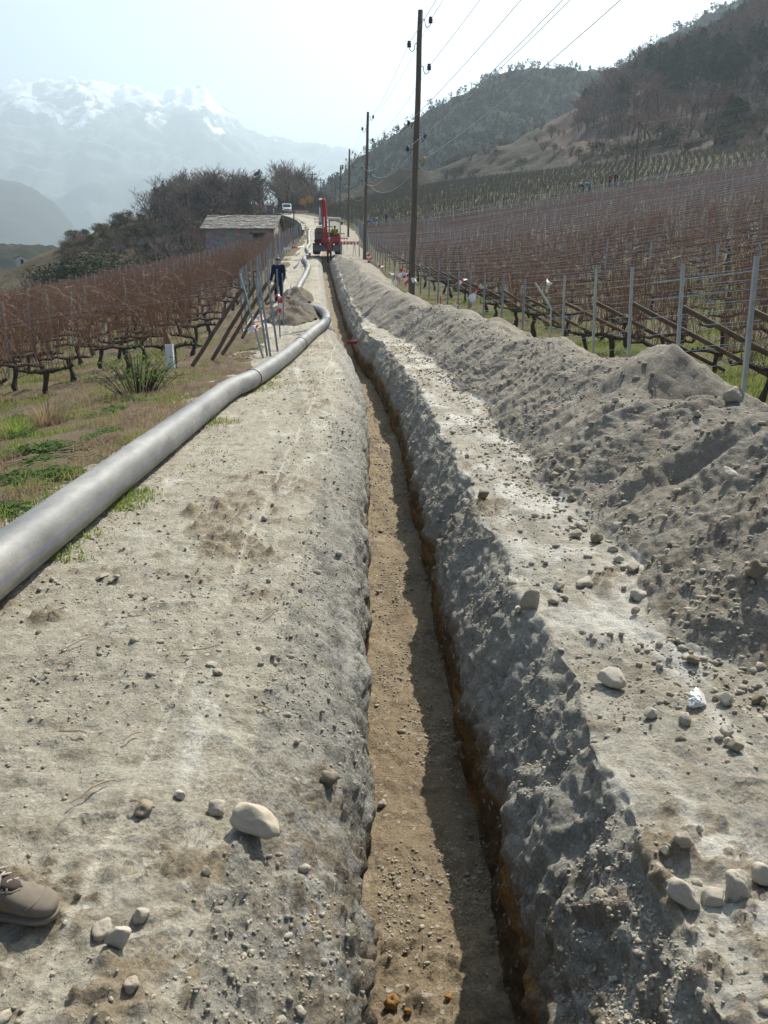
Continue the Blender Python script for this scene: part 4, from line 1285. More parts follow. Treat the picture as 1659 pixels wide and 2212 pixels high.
BIG = [((548, 1792), 124, (1.02, .56, .50), (0.05, .10, -.30), 2, "large smooth rounded tan boulder lying by the trench's lit edge", M_pale),
       ((468, 1756), 40, (1, .9, .75), None, 0, "small rounded stone beside the large tan boulder", M_stone),
       ((257, 2042), 66, (.9, .7, 1.0), (.3, .2, .4), 1, "upright angular grey stone in front of the shoe", M_stone),
       ((306, 1985), 44, (1, .8, .75), None, 2, "grey stone just behind the upright angular one", M_stone),
       ((222, 2017), 50, (1, .8, .55), None, 0, "flat pale stone between the shoe and the upright stone", M_stone),
       ((460, 1442), 32, (1, .7, .5), None, 3, "pair of stones on the path: the farther flat one", M_stone),
       ((470, 1456), 30, (1, .7, .5), None, 0, "pair of stones on the path: the nearer flat one", M_stone),
       ((1144, 1312), 54, (1, .75, 1.0), (.1, -.15, .3), 1, "pale angular pyramid-shaped stone standing on the verge", M_stone),
       ((1196, 1300), 40, (1, .6, .42), None, 3, "flat stone beside the pyramid-shaped stone", M_stone),
       ((1120, 1322), 22, (1, .8, .8), None, 0, "small stone at the foot of the pyramid-shaped stone", M_stone),
       ((1261, 1265), 44, (1, .7, .45), None, 0, "flat rounded brown stone behind the pyramid-shaped stone", M_stone),
       ((1206, 1270), 30, (1, .8, .55), None, 2, "small brown stone left of the flat rounded brown one", M_stone),
       ((1366, 1230), 48, (1, .6, .4), None, 3, "long flat stone at the toe of the spoil bank", M_stone),
       ((1380, 1295), 38, (1, .85, .75), None, 0, "round grey stone below the long flat one", M_stone),
       ((1245, 1160), 30, (1, .8, .65), None, 2, "rounded stone on the verge near the bank, nearer of two", M_stone),
       ((1256, 1140), 26, (1, .8, .65), None, 0, "rounded stone on the verge near the bank, farther of two", M_stone),
       ((1325, 1190), 24, (1, .8, .6), None, 0, "small round stone among the pebbles at the bank's toe", M_stone),
       ((1043, 1076), 25, (1, .9, .85), None, 0, "lone dark stone on a white dusty patch of the verge", M_clod),
       ((1236, 1082), 20, (1, .9, .85), None, 2, "lone round clod on the far verge by the bank's toe", M_clod),
       ((1200, 1031), 24, (1, .7, .6), None, 0, "low brown stone at the bank's toe beyond the lone dark stone", M_stone),
       ((1568, 1520), 44, (1, .85, .75), None, 1, "brown stone beside the glinting whitish stone", M_stone),
       ((1588, 1620), 38, (1, .8, .8), None, 3, "square grey stone on the near verge", M_stone),
       ((1478, 1825), 48, (1, .8, .7), None, 2, "grey stone at the near right, left of the square crumbs", M_stone),
       ((1436, 1845), 30, (1, .8, .9), None, 1, "small blocky stone at the near right", M_stone),
       ((1470, 1945), 84, (1, .6, .6), (.1, .3, -.5), 2, "long slanting brown stone in the near right row of stones", M_stone),
       ((1538, 1950), 60, (1, .7, .6), None, 3, "pale stone in the middle of the near right row of stones", M_stone),
       ((1592, 1935), 66, (.8, .75, 1.1), None, 0, "tall rounded stone in the near right row of stones", M_stone),
       ((1645, 1905), 60, (1, .8, .8), None, 2, "large dark stone at the end of the near right row, cut by the frame", M_stone),
       ((1300, 1935), 60, (.45, .5, .2), (.2, .5, .3), 3, "thin pale crust of earth standing at the trench's right lip", M_stone),
       ((1580, 865), 40, (1, .6, .8), None, 0, "brown stone on top of the spoil bank under the outermost end post", M_stone),
       ((390, 1722), 28, (1, .8, .7), None, 0, "round stone to the left of the large tan boulder", M_stone),
       ((310, 1750), 40, (1, .8, .5), None, 2, "half-buried dark stone left of the boulder", M_clod),
       ((285, 2135), 36, (1, .9, .8), None, 0, "rough stone near the bottom of the picture on the path", M_stone),
       ((330, 2160), 22, (1, .6, .7), None, 1, "pale white chip of stone near the bottom of the picture", M_stone),
       ((222, 1248), 40, (1, .6, .25), None, 3, "flat white stone on the path beside the pipe", M_stone),
       ((1505, 900), 30, (1, .7, .6), None, 1, "grey stone on the crest of the spoil bank", M_stone),
       ((1634, 1240), 42, (1, .8, .8), None, 2, "large dark stone sticking out of the spoil bank at the picture's edge", M_clod),
       ((1575, 1035), 44, (1, .6, .6), None, 0, "rounded brown stone on the face of the spoil bank", M_stone),
       ((712, 1690), 40, (1, .9, .9), None, 1, "lump of earth on the trench's sunlit shoulder", M_clod)]
for (q, w_, f, rot, mi, lb, mt) in BIG:
    p = hit(*q); W_ = wpx(p, w_) * 1.0
    me = CLODS[mi] if mt is M_clod else ROCKS[mi]
    stone(me, p, (W_ * f[0], W_ * f[1], W_ * f[2]), rot, lb, None, .32, mat=M_pale if mt is M_pale else None)
for (q, w_, lb) in [((825, 1742), 20, "small stone lying alone on the trench floor"), ((846, 2172), 34, "large ochre clod on the trench floor"), ((968, 2158), 18, "small ochre clod at the shadow's edge on the trench floor"), ((880, 2190), 20, "ochre crumb beside the large clod on the trench floor")]:
    p = hit(*q); W_ = wpx(p, w_)
    stone(CLODS[1] if "clod" in lb or "crumb" in lb else ROCKS[0], p, (W_, W_ * .85, W_ * .8), None, lb, None, .25, mat=M_ochre if "ochre" in lb else None)
# cobbles that rolled down to the toe of the bank
for i in range(115):
    y_ = 1.7 * (26 / 1.7) ** RS_.random(); o_ = 1.46 + RS_.gauss(.06, .13)
    if RS_.random() < .22: o_ = RS_.uniform(.85, 1.4)
    x_ = float(xl(y_)) + o_
    s = min(RS_.lognormvariate(-3.15, .42), .11)
    stone(RS_.choice(ROCKS if i % 3 else CLODS), Vector((x_, y_, surf(x_, y_))), (s, s * RS_.uniform(.65, 1), s * RS_.uniform(.5, .85)), None,
          "small grey-brown cobble that has rolled to the foot of the spoil bank", "cobbles at the foot of the spoil bank", .25, "cobble", "cobble")
for i in range(110):
    y_ = 1.6 * (20 / 1.6) ** RS_.random(); x_ = float(xl(y_)) - RS_.uniform(.25, 1.75)
    if float(fbm(x_, y_, 0, .8, 2, 47)) < -.12: continue
    s = min(RS_.lognormvariate(-3.85, .45), .05)
    stone(RS_.choice(ROCKS if i % 2 else CLODS), Vector((x_, y_, surf(x_, y_))), (s, s * RS_.uniform(.6, 1), s * RS_.uniform(.4, .8)), None, "small loose stone lying on the dirt path", "loose stones on the path", .25, "loose_stone", "stone")
for i in range(36):
    y_ = 2.4 * (22 / 2.4) ** RS_.random(); x_ = float(xl(y_)) + RS_.uniform(1.65, 2.3)
    s = min(RS_.lognormvariate(-3.1, .45), .12)
    stone(RS_.choice(ROCKS if i % 2 else CLODS), Vector((x_, y_, surf(x_, y_))), (s, s * RS_.uniform(.6, 1), s * RS_.uniform(.5, .8)), None, "stone half sunk in the face of the spoil bank", "stones in the face of the spoil bank", .5, "bank_stone", "stone")
# gravel and crumbs, too many to count
def gravel():
    ico = bmesh.new(); bmesh.ops.create_icosphere(ico, subdivisions=1, radius=1)
    IV = np.array([v.co for v in ico.verts]); IF = np.array([[v.index for v in f.verts] for f in ico.faces]); ico.free()
    rg = np.random.RandomState(77)
    P = []
    for (n, y0, y1, fo, s0) in [(11000, 1.3, 22, lambda n: -rg.uniform(.1, 2.2, n), .0034), (1300, 1.3, 16, lambda n: -rg.uniform(.1, 2.0, n), .0060), (3200, 1.4, 22, lambda n: 1.42 + rg.normal(0, .22, n), .0085), (3600, 1.4, 20, lambda n: rg.uniform(.75, 1.4, n), .0045),
                                (3000, 2.0, 24, lambda n: 1.5 + rg.uniform(0, 1.1, n), .0085), (7000, 2.3, 18, lambda n: rg.uniform(.03, .5, n), .0042), (12000, 1.4, 18, lambda n: .50 + rg.uniform(0, .24, n), .0036), (3000, 1.4, 14, lambda n: -rg.uniform(.02, .42, n), .0042)]:
        y = y0 * (y1 / y0) ** rg.rand(n); o = fo(n); x = xl(y) + o
        k = fbm(x, y, 0, .6, 2, 47) + rg.uniform(-.5, .5, n) > -.15
        s = s0 * rg.lognormal(0, .45, n) * (.85 + .07 * y)
        for a, b_, c, kk in zip(x, y, s, k):
            if kk: P.append((a, b_, surf(a, b_), min(c, .03)))
    P = np.array(P); n = len(P)
    ang = rg.uniform(0, 6.28, n); ca, sa = np.cos(ang), np.sin(ang)
    S = P[:, 3:4] * np.stack([rg.uniform(.8, 1.4, n), rg.uniform(.6, 1.1, n), rg.uniform(.4, .9, n)], -1)
    L = IV[None] * (1 + .25 * rg.uniform(-1, 1, (n, len(IV), 1))) * S[:, None, :]
    V = np.stack([P[:, None, 0] + L[..., 0] * ca[:, None] - L[..., 1] * sa[:, None], P[:, None, 1] + L[..., 0] * sa[:, None] + L[..., 1] * ca[:, None], P[:, None, 2] + S[:, None, 2] * .35 + L[..., 2]], -1).reshape(-1, 3)
    F = (IF[None] + (np.arange(n) * len(IV))[:, None, None]).reshape(-1, 3)
    mt = soil("gravel", [(.52, .47, .38), (.42, .37, .29), (.33, .28, .205)], patch=9, mid=14, grain=.3, b1=.2, b2=.2)
    tag(np_mesh("gravel", V, F, mt, False), kind='stuff')
gravel()
# ------------------------------------------------------------------ the grey water pipe
def pipe_mat():
    m, nt, b = mat_new("dusty_grey_plastic")
    v = coords(nt)
    c = ramp(nt, noise_node(nt, coords(nt, 'Object', (1, .3, 1)), 4.0, 7, .7), [(.3, (.10, .10, .098)), (.5, (.185, .183, .175)), (.72, (.31, .295, .26))])
    c = mixc(nt, 1.0, c, ramp(nt, noise_node(nt, v, 70, 3, .7), [(.3, .72), (.7, 1)]), 'MULTIPLY')
    nt.links.new(c, b.inputs['Base Color'])
    nt.links.new(ramp(nt, noise_node(nt, v, 6, 6, .7), [(.3, .38), (.7, .6)]), b.inputs['Roughness'])
    b.inputs['Specular IOR Level'].default_value = .45
    bump(nt, b, noise_node(nt, coords(nt, 'Object', (1, .2, 1)), 30, 5, .7), .12, .004)
    return m
M_pipe = pipe_mat()
M_weld = simple("weld_bead", (.05, .05, .05), .6)
M_blue = simple("blue_stripe", (.14, .19, .40), .5)
PR = .14
def spline(pts, n):
    P = [Vector(p) for p in pts]; P = [P[0] * 2 - P[1]] + P + [P[-1] * 2 - P[-2]]
    out = []
    for i in range(1, len(P) - 2):
        for k in range(n):
            t = k / n; a, b_, c, d = P[i - 1], P[i], P[i + 1], P[i + 2]
            out.append(.5 * ((2 * b_) + (c - a) * t + (2 * a - 5 * b_ + 4 * c - d) * t * t + (3 * b_ - a - 3 * c + d) * t ** 3))
    out.append(P[-2]); return out
def water_pipe(pts, welds, label, stripe):
    e = empty("water_pipe", pts[0], 0, label, "pipe")
    o0 = Vector(pts[0])
    L = [Vector(p) - o0 for p in pts]
    # an open tube with a wall, so that its end shows a mouth
    b = MB(); b.tube(L, PR, 40, cap=False); b.tube(L[:5][::-1], PR * .88, 40, cap=False); b.tube(L[-5:][::-1], PR * .88, 40, cap=False)
    n = 40; nv = len(L) * n
    for k in range(n):
        b.f.append((k, (k + 1) % n, nv * 2 - n + (n - 1 - k + 1) % n, nv * 2 - n + (n - 1 - k))) if False else None
    b.build("barrel", M_pipe, e, True)
    rim = MB()
    for (q, d) in ((L[0], L[1] - L[0]), (L[-1], L[-1] - L[-2])):
        d = d.normalized(); s = d.cross(Vector((0, 0, 1))).normalized(); u = s.cross(d)
        ri = [q + (s * math.cos(a) + u * math.sin(a)) * PR for a in np.linspace(0, 2 * math.pi, 40, endpoint=False)]
        rj = [q + (s * math.cos(a) + u * math.sin(a)) * PR * .88 for a in np.linspace(0, 2 * math.pi, 40, endpoint=False)]
        rim.add(ri + rj, [(k, (k + 1) % 40, 40 + (k + 1) % 40, 40 + k) for k in range(40)])
    rim.build("rim", M_pipe, e)
    acc = [0]
    for a, c in zip(L[:-1], L[1:]): acc.append(acc[-1] + (c - a).length)
    for w in welds:
        i = min(range(len(acc)), key=lambda k: abs(acc[k] - w)); i = max(1, min(i, len(L) - 2))
        d = (L[i + 1] - L[i - 1]).normalized(); s = d.cross(Vector((0, 0, 1))).normalized(); u = s.cross(d)
        w_ = MB(); ring = [L[i] + (s * math.cos(a) + u * math.sin(a)) * (PR + .002) for a in np.linspace(0, 2 * math.pi, 41)]
        w_.tube(ring, .009, 6, cap=False); w_.build("weld_bead", M_weld, e, True)
    if stripe:
        sm = MB(); vs = []
        for i, q in enumerate(L[:stripe]):
            d = (L[min(i + 1, len(L) - 1)] - L[max(i - 1, 0)]).normalized(); s = d.cross(Vector((0, 0, 1))).normalized(); u = s.cross(d)
            for a in (.07, .105): vs.append(q + (s * math.cos(a) + u * math.sin(a)) * (PR + .0015))
        sm.add(vs, [(2 * i, 2 * i + 2, 2 * i + 3, 2 * i + 1) for i in range(len(vs) // 2 - 1)])
        sm.build("blue_stripe", M_blue, e)
    return e
ctrl = [Vector((-1.86, -3, .155)), Vector((-1.86, .5, .155)), Vector((-1.86, 3, .15)), Vector((-1.87, 6, .15)), Vector((-1.88, 9, .15)), Vector((-1.885, 11.5, .15))]
for q in [(545, 818), (598, 783), (638, 752), (671, 722), (698, 701), (706, 688), (700, 676), (682, 668), (660, 664), (636, 668)]:
    p = hit(q[0], q[1], .15); p.z = surf(p.x, p.y) + .15; ctrl.append(p)
PIPE_A = spline(ctrl, 10)
def cum_at(pts, y):
    a = 0
    for p, q in zip(pts[:-1], pts[1:]):
        if q.y > y: return a
        a += (q - p).length
    return a
water_pipe(PIPE_A, [cum_at(PIPE_A, ctrl[6].y), cum_at(PIPE_A, ctrl[6].y) + 6.2], "thick dusty grey plastic pipe in the foreground, bending toward the trench by the earth heap", 75)
ctrl = []
for q in [(640, 637), (646, 619), (655, 602), (663, 586), (666, 576), (663, 568), (657.5, 561), (658, 556.5), (665, 551), (668, 545), (663.5, 539.5), (663, 532), (668, 526.5), (667.5, 519.5), (667, 510), (667.5, 501), (670, 494)]:
    p = hit(q[0], q[1], .15)
    if ctrl and p.y < ctrl[-1].y + .6: p.y = ctrl[-1].y + .6
    p.z = surf(p.x, p.y) + .15; ctrl.append(p)
PIPE_B = spline(ctrl, 8)
water_pipe(PIPE_B, [12, 24, 36, 48], "farther grey pipe snaking up the path edge beyond the dirt heap", 0)

# the red duct that crosses the trench and the heap of earth on the pipe
M_red = simple("red_plastic", (.42, .06, .04), .5, (.30, .05, .035), 10)
a, b_ = at_depth(748, 740, 24.0), at_depth(796, 738, 24.1)
m_ = MB(); m_.tube([a, a.lerp(b_, .5), b_], .055, 16); tag(m_.build("red_duct", M_red, None, True), "short red duct crossing the trench from wall to wall", "duct")
def heap(name, c, rx, ry, h, label, seed, mat):
    n, mr_ = 72, 26
    vs, fs = [(0, 0, 0)], []
    A = np.linspace(0, 2 * math.pi, n, endpoint=False)
    X, Y = [np.array([0.])], [np.array([0.])]
    for k in range(1, mr_ + 1):
        r = k / mr_ * (1 + .22 * fbm(np.cos(A) * 1.5, np.sin(A) * 1.5, 0, 1, 2, seed))
        X.append(r * np.cos(A) * rx); Y.append(r * np.sin(A) * ry)
    X, Y = np.concatenate(X), np.concatenate(Y)
    rr = np.sqrt((X / rx) ** 2 + (Y / ry) ** 2)
    Z = h * np.maximum(np.cos(np.minimum(rr, 1.15) * math.pi / 2.1), -.2) ** 1.0 + (h * .28 * fbm(X, Y, 0, .5, 3, seed + 1) + .03 * fbm(X, Y, 0, .12, 2, seed + 2)) * (rr < 1.3)
    Z = np.where(rr > .92, Z - .5 * (rr - .92), Z)
    F = [(0, 1 + k, 1 + (k + 1) % n) for k in range(n)]
    b = MB(); V = [(x, y, z + surf(c.x + x, c.y + y) - surf(c.x, c.y)) for x, y, z in zip(X, Y, Z)]
    for k in range(mr_ - 1):
        for j in range(n):
            F.append((1 + k * n + j, 1 + (k + 1) * n + j, 1 + (k + 1) * n + (j + 1) % n, 1 + k * n + (j + 1) % n))
    b.add(V, F)
    o = b.build(name, mat, None, True); o.location = (c.x, c.y, surf(c.x, c.y))
    return tag(o, label, "earth heap")
M_heap = soil("dark_heap_earth", [(.22, .185, .14), (.17, .14, .105), (.13, .10, .07)], patch=1.3, mid=4.0, grain=.5)
p = hit(630, 690); p.z = 0
heap("earth_heap", p, .85, 2.0, .50, "dark heap of earth dumped beside the pipe's bend, nearer of two", 201, M_heap)
p = hit(642, 652); p.z = 0
heap("earth_heap", p, .62, 2.4, .50, "small dark heap of earth burying the pipe's joint, farther of two", 211, M_heap)

# ------------------------------------------------------------------ wooden poles with insulators
M_pole = simple("weathered_pole_wood", (.17, .135, .10), .85, (.105, .082, .062), 5, bmp=.6, bscale=14, bdist=.01, stretch=(2.5, 2.5, .12))
M_iron = simple("dark_iron", (.06, .06, .065), .5, metal=.5)
M_insul = simple("dark_glazed_insulator", (.035, .03, .06), .25, spec=.6)
M_insuly = simple("yellow_insulator", (.50, .30, .05), .35, spec=.5)
M_line = simple("aluminium_wire", (.42, .44, .46), .4, metal=.6)
def insulator_mesh():
    b = MB(); prof = [(.0, -.10), (.035, -.10), (.07, -.09), (.072, -.05), (.045, -.04), (.075, -.02), (.075, .02), (.045, .035), (.06, .05), (.06, .09), (.03, .105), (.0, .105)]
    n = 14
    b.loft([[(r * math.cos(2 * math.pi * k / n), r * math.sin(2 * math.pi * k / n), z) for k in range(n)] for r, z in prof[1:-1]])
    return b
INS = [(1, .27, 1.0, 0), (-1, 1.0, 1.0, 0), (1, 1.69, 1.0, 0), (-1, 3.45, .75, 0), (1, 3.83, .85, 0), (-1, 4.26, .85, 0), (1, 4.62, .85, 1)]
def utility_pole(base, top, label, r0=.125, r1=.085, full=True):
    e = empty("utility_pole", base, 0, label, "utility pole", None)
    d = Vector(top) - Vector(base); L = d.length
    b = MB(); pts = [d * t for t in np.linspace(-.12, 1, 12)]
    b.tube([p + Vector((.012 * math.sin(i * 1.7), .012 * math.cos(i * 2.3), 0)) if 0 < i < 11 else p for i, p in enumerate(pts)], [r0 + (r1 - r0) * i / 11 for i in range(12)], 14)
    b.build("shaft", M_pole, e, True)
    tips = []
    if full:
        u = d.normalized()
        for (sg, dn, sc_, yel) in INS:
            q = d - u * dn; rr = r1 + (r0 - r1) * dn / L
            h_ = MB(); k = .26 * (.72 if sc_ < .9 else 1)
            path = [q + Vector((sg * (rr - .03), 0, .0)), q + Vector((sg * (rr + .05), 0, 0)), q + Vector((sg * (rr + .07), 0, -.06 * sc_)), q + Vector((sg * (rr + .09), 0, -.18 * sc_)), q + Vector((sg * (rr + .6 * k), 0, -.24 * sc_)), q + Vector((sg * (rr + .95 * k), 0, -.17 * sc_)), q + Vector((sg * (rr + k), 0, -.06 * sc_))]
            h_.tube(spline(path, 4), .013, 6)
            hk = h_.build("hook", M_iron, e, True)
            im = insulator_mesh(); im.v = [(x * sc_ + path[-1].x, y * sc_ + path[-1].y, z * sc_ + path[-1].z + .04) for x, y, z in im.v]
            im.build("insulator", M_insuly if yel else M_insul, hk, True)
            tips.append(Vector(base) + path[-1] + Vector((0, 0, .06)))
    return tips
PO = [((888, 660), (908.5, 22), 31, "tallest and nearest wooden pole on the spoil bank, with seven insulators"), ((787, 572), (795, 242), 60, "second wooden pole along the trench, just right of the red excavator"),
      ((752, 532), (755, 322), 94, "third wooden pole along the trench, behind the red excavator"), ((734, 500), (735.7, 357), 130, "fourth wooden pole along the trench"), ((723, 490), (724.6, 378), 170, "fifth and farthest pole of the line along the trench")]
TIPS = []
e0 = (Vector((5.6, 1.0, float(z_right(5.6, 1.0)))), Vector((5.75, 1.0, 11.6)))
TIPS.append(utility_pole(e0[0], e0[1], "wooden pole behind the photographer that carries the overhead wires"))
for (bs, tp, y, lb) in PO:
    b0, t = at_depth(bs[0], bs[1], y), at_depth(tp[0], tp[1], y); TIPS.append(utility_pole(b0, t, lb))
for i in range(len(TIPS) - 1):
    for k in range(7):
        a, b_ = TIPS[i][k], TIPS[i + 1][k]; n = 15; m_ = MB(); sg = (.3 if i == 0 else .35) if k < 3 else (.45 if i == 0 else .7)
        m_.tube([a.lerp(b_, t) - Vector((0, 0, sg * 4 * t * (1 - t))) for t in np.linspace(0, 1, n)], .010 if i == 0 else .007, 4, cap=False)
        tag(m_.build("overhead_wire", M_line), "thin overhead wire running from the nearest pole up out of the picture" if i == 0 else "thin sagging overhead wire between the poles along the trench", "wire", "overhead wires to the near pole" if i == 0 else "overhead wires along the trench")
for (bx, by, tx, ty, y, lb) in [(675, 455, 675, 371, 205, "far wooden pole with two crossarms at the path's brow"), (692, 455, 693, 384, 222, "farthest small pole with a crossarm, right of the other crossarm pole")]:
    b0, t = at_depth(bx, by, y), at_depth(tx, ty, y); b0.z -= 1
    e = empty("crossarm_pole", b0, 0, lb, "utility pole"); b = MB(); d = t - b0
    b.tube([Vector((0, 0, 0)), d], [.16, .11], 10); b.build("shaft", M_pole, e)
    for dz in ((.6, 1.6) if bx == 675 else (.6,)):
        b = MB(); b.box(d - Vector((0, 0, dz)) + Vector((0, -.15, 0)), (2.0, .14, .14)); arm = b.build("crossarm", M_pole, e)
        for sx_ in (-.85, -.4, .4, .85):
            im = insulator_mesh(); im.v = [(x + d.x + sx_, y_ + d.y - .15, z + d.z - dz + .17) for x, y_, z in im.v]; im.build("insulator", M_insul, arm)
b0 = hit(1368, 425); VD = b0.y; t = at_depth(1381, 268, VD); b0.z -= .5
e = empty("vineyard_pole", b0, 0, "thin leaning wooden pole standing high up among the vines", "pole"); b = MB(); d = t - b0
b.tube([(0, 0, 0), d], [.10, .075], 10); b.build("shaft", M_pole, e)
im = insulator_mesh(); im.v = [(x + d.x, y + d.y, z + d.z + .1) for x, y, z in im.v]; im.build("insulator", M_insul, e)
for (x2, y2, dz) in ((1720, 205, .05), (1720, 258, -2.4)):
    m_ = MB(); a = t + Vector((0, 0, dz)); b_ = at_depth(x2, y2, VD); m_.tube([a.lerp(b_, k / 10) - Vector((0, 0, .8 * (k / 10) * (1 - k / 10))) for k in range(11)], .005, 4, cap=False)
    tag(m_.build("overhead_wire", M_line), ("upper" if dz > 0 else "lower") + " pale wire leading from the leaning vineyard pole out of the picture", "wire")

# ------------------------------------------------------------------ people: one skinned body each, clothes over it
M_skin = simple("skin", (.52, .33, .25), .6)
M_hair = simple("dark_hair", (.04, .03, .025), .7)
_BALL = bmesh.new(); bmesh.ops.create_icosphere(_BALL, subdivisions=2, radius=1)
BV, BF = [v.co.copy() for v in _BALL.verts], [tuple(v.index for v in f.verts) for f in _BALL.faces]; _BALL.free()
def skinned(name, pts, edges, rad, mat, parent, vox=.016, extra=()):
    """one continuous surface grown round tapering limbs: overlapping balls along the bones, fused by a voxel remesh"""
    b = MB()
    R3 = lambda r: Vector((r[0], r[1], (r[0] + r[1]) / 2)) if hasattr(r, '__len__') and len(r) == 2 else Vector(r) if hasattr(r, '__len__') else Vector((r, r, r))
    for i, j in edges:
        A, B_ = Vector(pts[i]), Vector(pts[j]); ra, rb = R3(rad[i]), R3(rad[j])
        n = max(3, int((B_ - A).length / (.45 * min(ra[0], rb[0], ra[1], rb[1]))) + 1)
        for k in range(n + 1):
            t = k / n; c = A.lerp(B_, t); r = ra.lerp(rb, t)
            b.add([Vector((q.x * r.x, q.y * r.y, q.z * r.z)) + c for q in BV], BF)
    for c, r in extra:
        b.add([Vector((q.x * r[0], q.y * r[1], q.z * r[2])) + Vector(c) for q in BV], BF)
    o = b.build(name, mat, parent, True)
    m_ = o.modifiers.new("fuse", 'REMESH'); m_.mode = 'VOXEL'; m_.voxel_size = vox; m_.use_smooth_shade = True
    s_ = o.modifiers.new("smooth", 'SMOOTH'); s_.iterations = 4; s_.factor = .5
    return o
def person(loc, rz, label, group=None, pose='stand', top=(.05, .07, .2), legs=(.05, .05, .07), hat=None, s=1.0, shoes=True, vest=None):
    e = empty("person", loc, rz, label, "person", group); e.scale = (s, s, s)
    hipz, fwd = .92, 0.0
    J = {}
    if pose == 'stand':
        J = dict(pel=(0, 0, .95), wai=(0, 0, 1.10), che=(0, .01, 1.32), nec=(0, 0, 1.47), hea=(0, .03, 1.61), top=(0, .03, 1.74), shl=(-.19, 0, 1.42), shr=(.19, 0, 1.42), ell=(-.25, .03, 1.14), elr=(.25, .03, 1.14), wrl=(-.26, .14, .92), wrr=(.26, .14, .92),
                 hal=(-.26, .19, .83), har=(.26, .19, .83), hil=(-.09, 0, .90), hir=(.09, 0, .90), knl=(-.11, .03, .50), knr=(.11, .03, .50), anl=(-.12, 0, .09), anr=(.12, 0, .09), tol=(-.13, .17, .05), tor=(.13, .17, .05))
    elif pose == 'bend':
        J = dict(pel=(0, 0, .92), wai=(0, .10, 1.05), che=(0, .30, 1.18), nec=(0, .44, 1.22), hea=(0, .55, 1.22), top=(0, .66, 1.28), shl=(-.19, .38, 1.18), shr=(.19, .38, 1.18), ell=(-.23, .44, .90), elr=(.23, .44, .90), wrl=(-.16, .52, .68), wrr=(.16, .52, .68),
                 hal=(-.14, .55, .60), har=(.14, .55, .60), hil=(-.09, 0, .88), hir=(.09, 0, .88), knl=(-.12, .06, .48), knr=(.12, .10, .48), anl=(-.13, 0, .09), anr=(.13, .05, .09), tol=(-.14, .17, .05), tor=(.14, .22, .05))
    else:  # sitting
        J = dict(pel=(0, 0, .10), wai=(0, -.02, .26), che=(0, 0, .48), nec=(0, .02, .64), hea=(0, .05, .76), top=(0, .04, .90), shl=(-.19, 0, .58), shr=(.19, 0, .58), ell=(-.26, .12, .36), elr=(.26, .12, .36), wrl=(-.22, .34, .32), wrr=(.22, .34, .32),
                 hal=(-.21, .42, .32), har=(.21, .42, .32), hil=(-.09, .05, .08), hir=(.09, .05, .08), knl=(-.12, .42, .10), knr=(.12, .42, .10), anl=(-.12, .46, -.30), anr=(.12, .46, -.30), tol=(-.12, .62, -.34), tor=(.12, .62, -.34))
    if pose == 'stand' and not shoes:                               # hands clasped behind the back, feet inside the shoes
        J.update(ell=(-.27, -.16, 1.16), elr=(.27, -.16, 1.16), wrl=(-.08, -.24, .98), wrr=(.08, -.24, .98), hal=(.0, -.26, .93), har=(.02, -.24, .90), tol=(-.12, .05, .06), tor=(.12, .05, .06), anl=(-.12, -.02, .10), anr=(.12, -.02, .10))
    names = list(J); idx = {n: i for i, n in enumerate(names)}
    ed = [('pel', 'wai'), ('wai', 'che'), ('che', 'nec'), ('nec', 'hea'), ('hea', 'top'), ('che', 'shl'), ('che', 'shr'), ('shl', 'ell'), ('shr', 'elr'), ('ell', 'wrl'), ('elr', 'wrr'), ('wrl', 'hal'), ('wrr', 'har'),
          ('pel', 'hil'), ('pel', 'hir'), ('hil', 'knl'), ('hir', 'knr'), ('knl', 'anl'), ('knr', 'anr'), ('anl', 'tol'), ('anr', 'tor')]
    rd = dict(pel=(.15, .11), wai=(.135, .10), che=(.155, .11), nec=.052, hea=(.06, .07), top=.07, shl=.062, shr=.062, ell=.045, elr=.045, wrl=.032, wrr=.032, hal=(.045, .022), har=(.045, .022), hil=.085, hir=.085, knl=.06, knr=.06, anl=.042, anr=.042, tol=.035, tor=.035)
    ex_ = [(J['hea'], (.078, .097, .118)), (Vector(J['hea']) + Vector((0, .03, -.07)), (.052, .06, .05))]
    for sd, sg in (('l', -1), ('r', 1)):
        hd_ = Vector(J['ha' + sd]); wr_ = Vector(J['wr' + sd]); dv = (hd_ - wr_).normalized(); sv = dv.cross(Vector((0, 1, 0)) if abs(dv.y) < .8 else Vector((1, 0, 0))).normalized(); nv = dv.cross(sv)
        for f, (off, ln) in enumerate(((-.028, .062), (-.010, .074), (.009, .070), (.027, .054), (None, .050))):
            for k in range(7):
                t = k / 6
                if off is None: q = wr_ + dv * .025 + sv * (-.034 - .030 * t) + dv * (ln * t) + nv * (.012 * t)      # the thumb leaves the palm's side
                else: q = hd_ + dv * (.02 + ln * t * (1 - .18 * t)) + sv * off * (1 + .15 * t) + nv * (.028 * t * t)
                ex_.append((q, (.0095 - .002 * t,) * 3))
    skinned("body", [J[n] for n in names], [(idx[a], idx[b]) for a, b in ed if b not in ('top',)], [rd[n] for n in names], M_skin, e, .007 if not shoes and pose == 'stand' and not group else .014, ex_)
    def dress(nm, sub, edges, grow_, mat, par=e):
        ii = {n: i for i, n in enumerate(sub)}
        rr = []
        for n in sub:
            r = rd[n]; rr.append(tuple(x + grow_ for x in r) if hasattr(r, '__len__') else r + grow_)
        return skinned(nm, [J[n] for n in sub], [(ii[a], ii[b]) for a, b in edges], rr, mat, par)
    mt = simple("cloth_jacket", top, .9, tuple(x * .7 for x in top), 6)
    ml = simple("cloth_trousers", legs, .9, tuple(x * .7 for x in legs), 6)
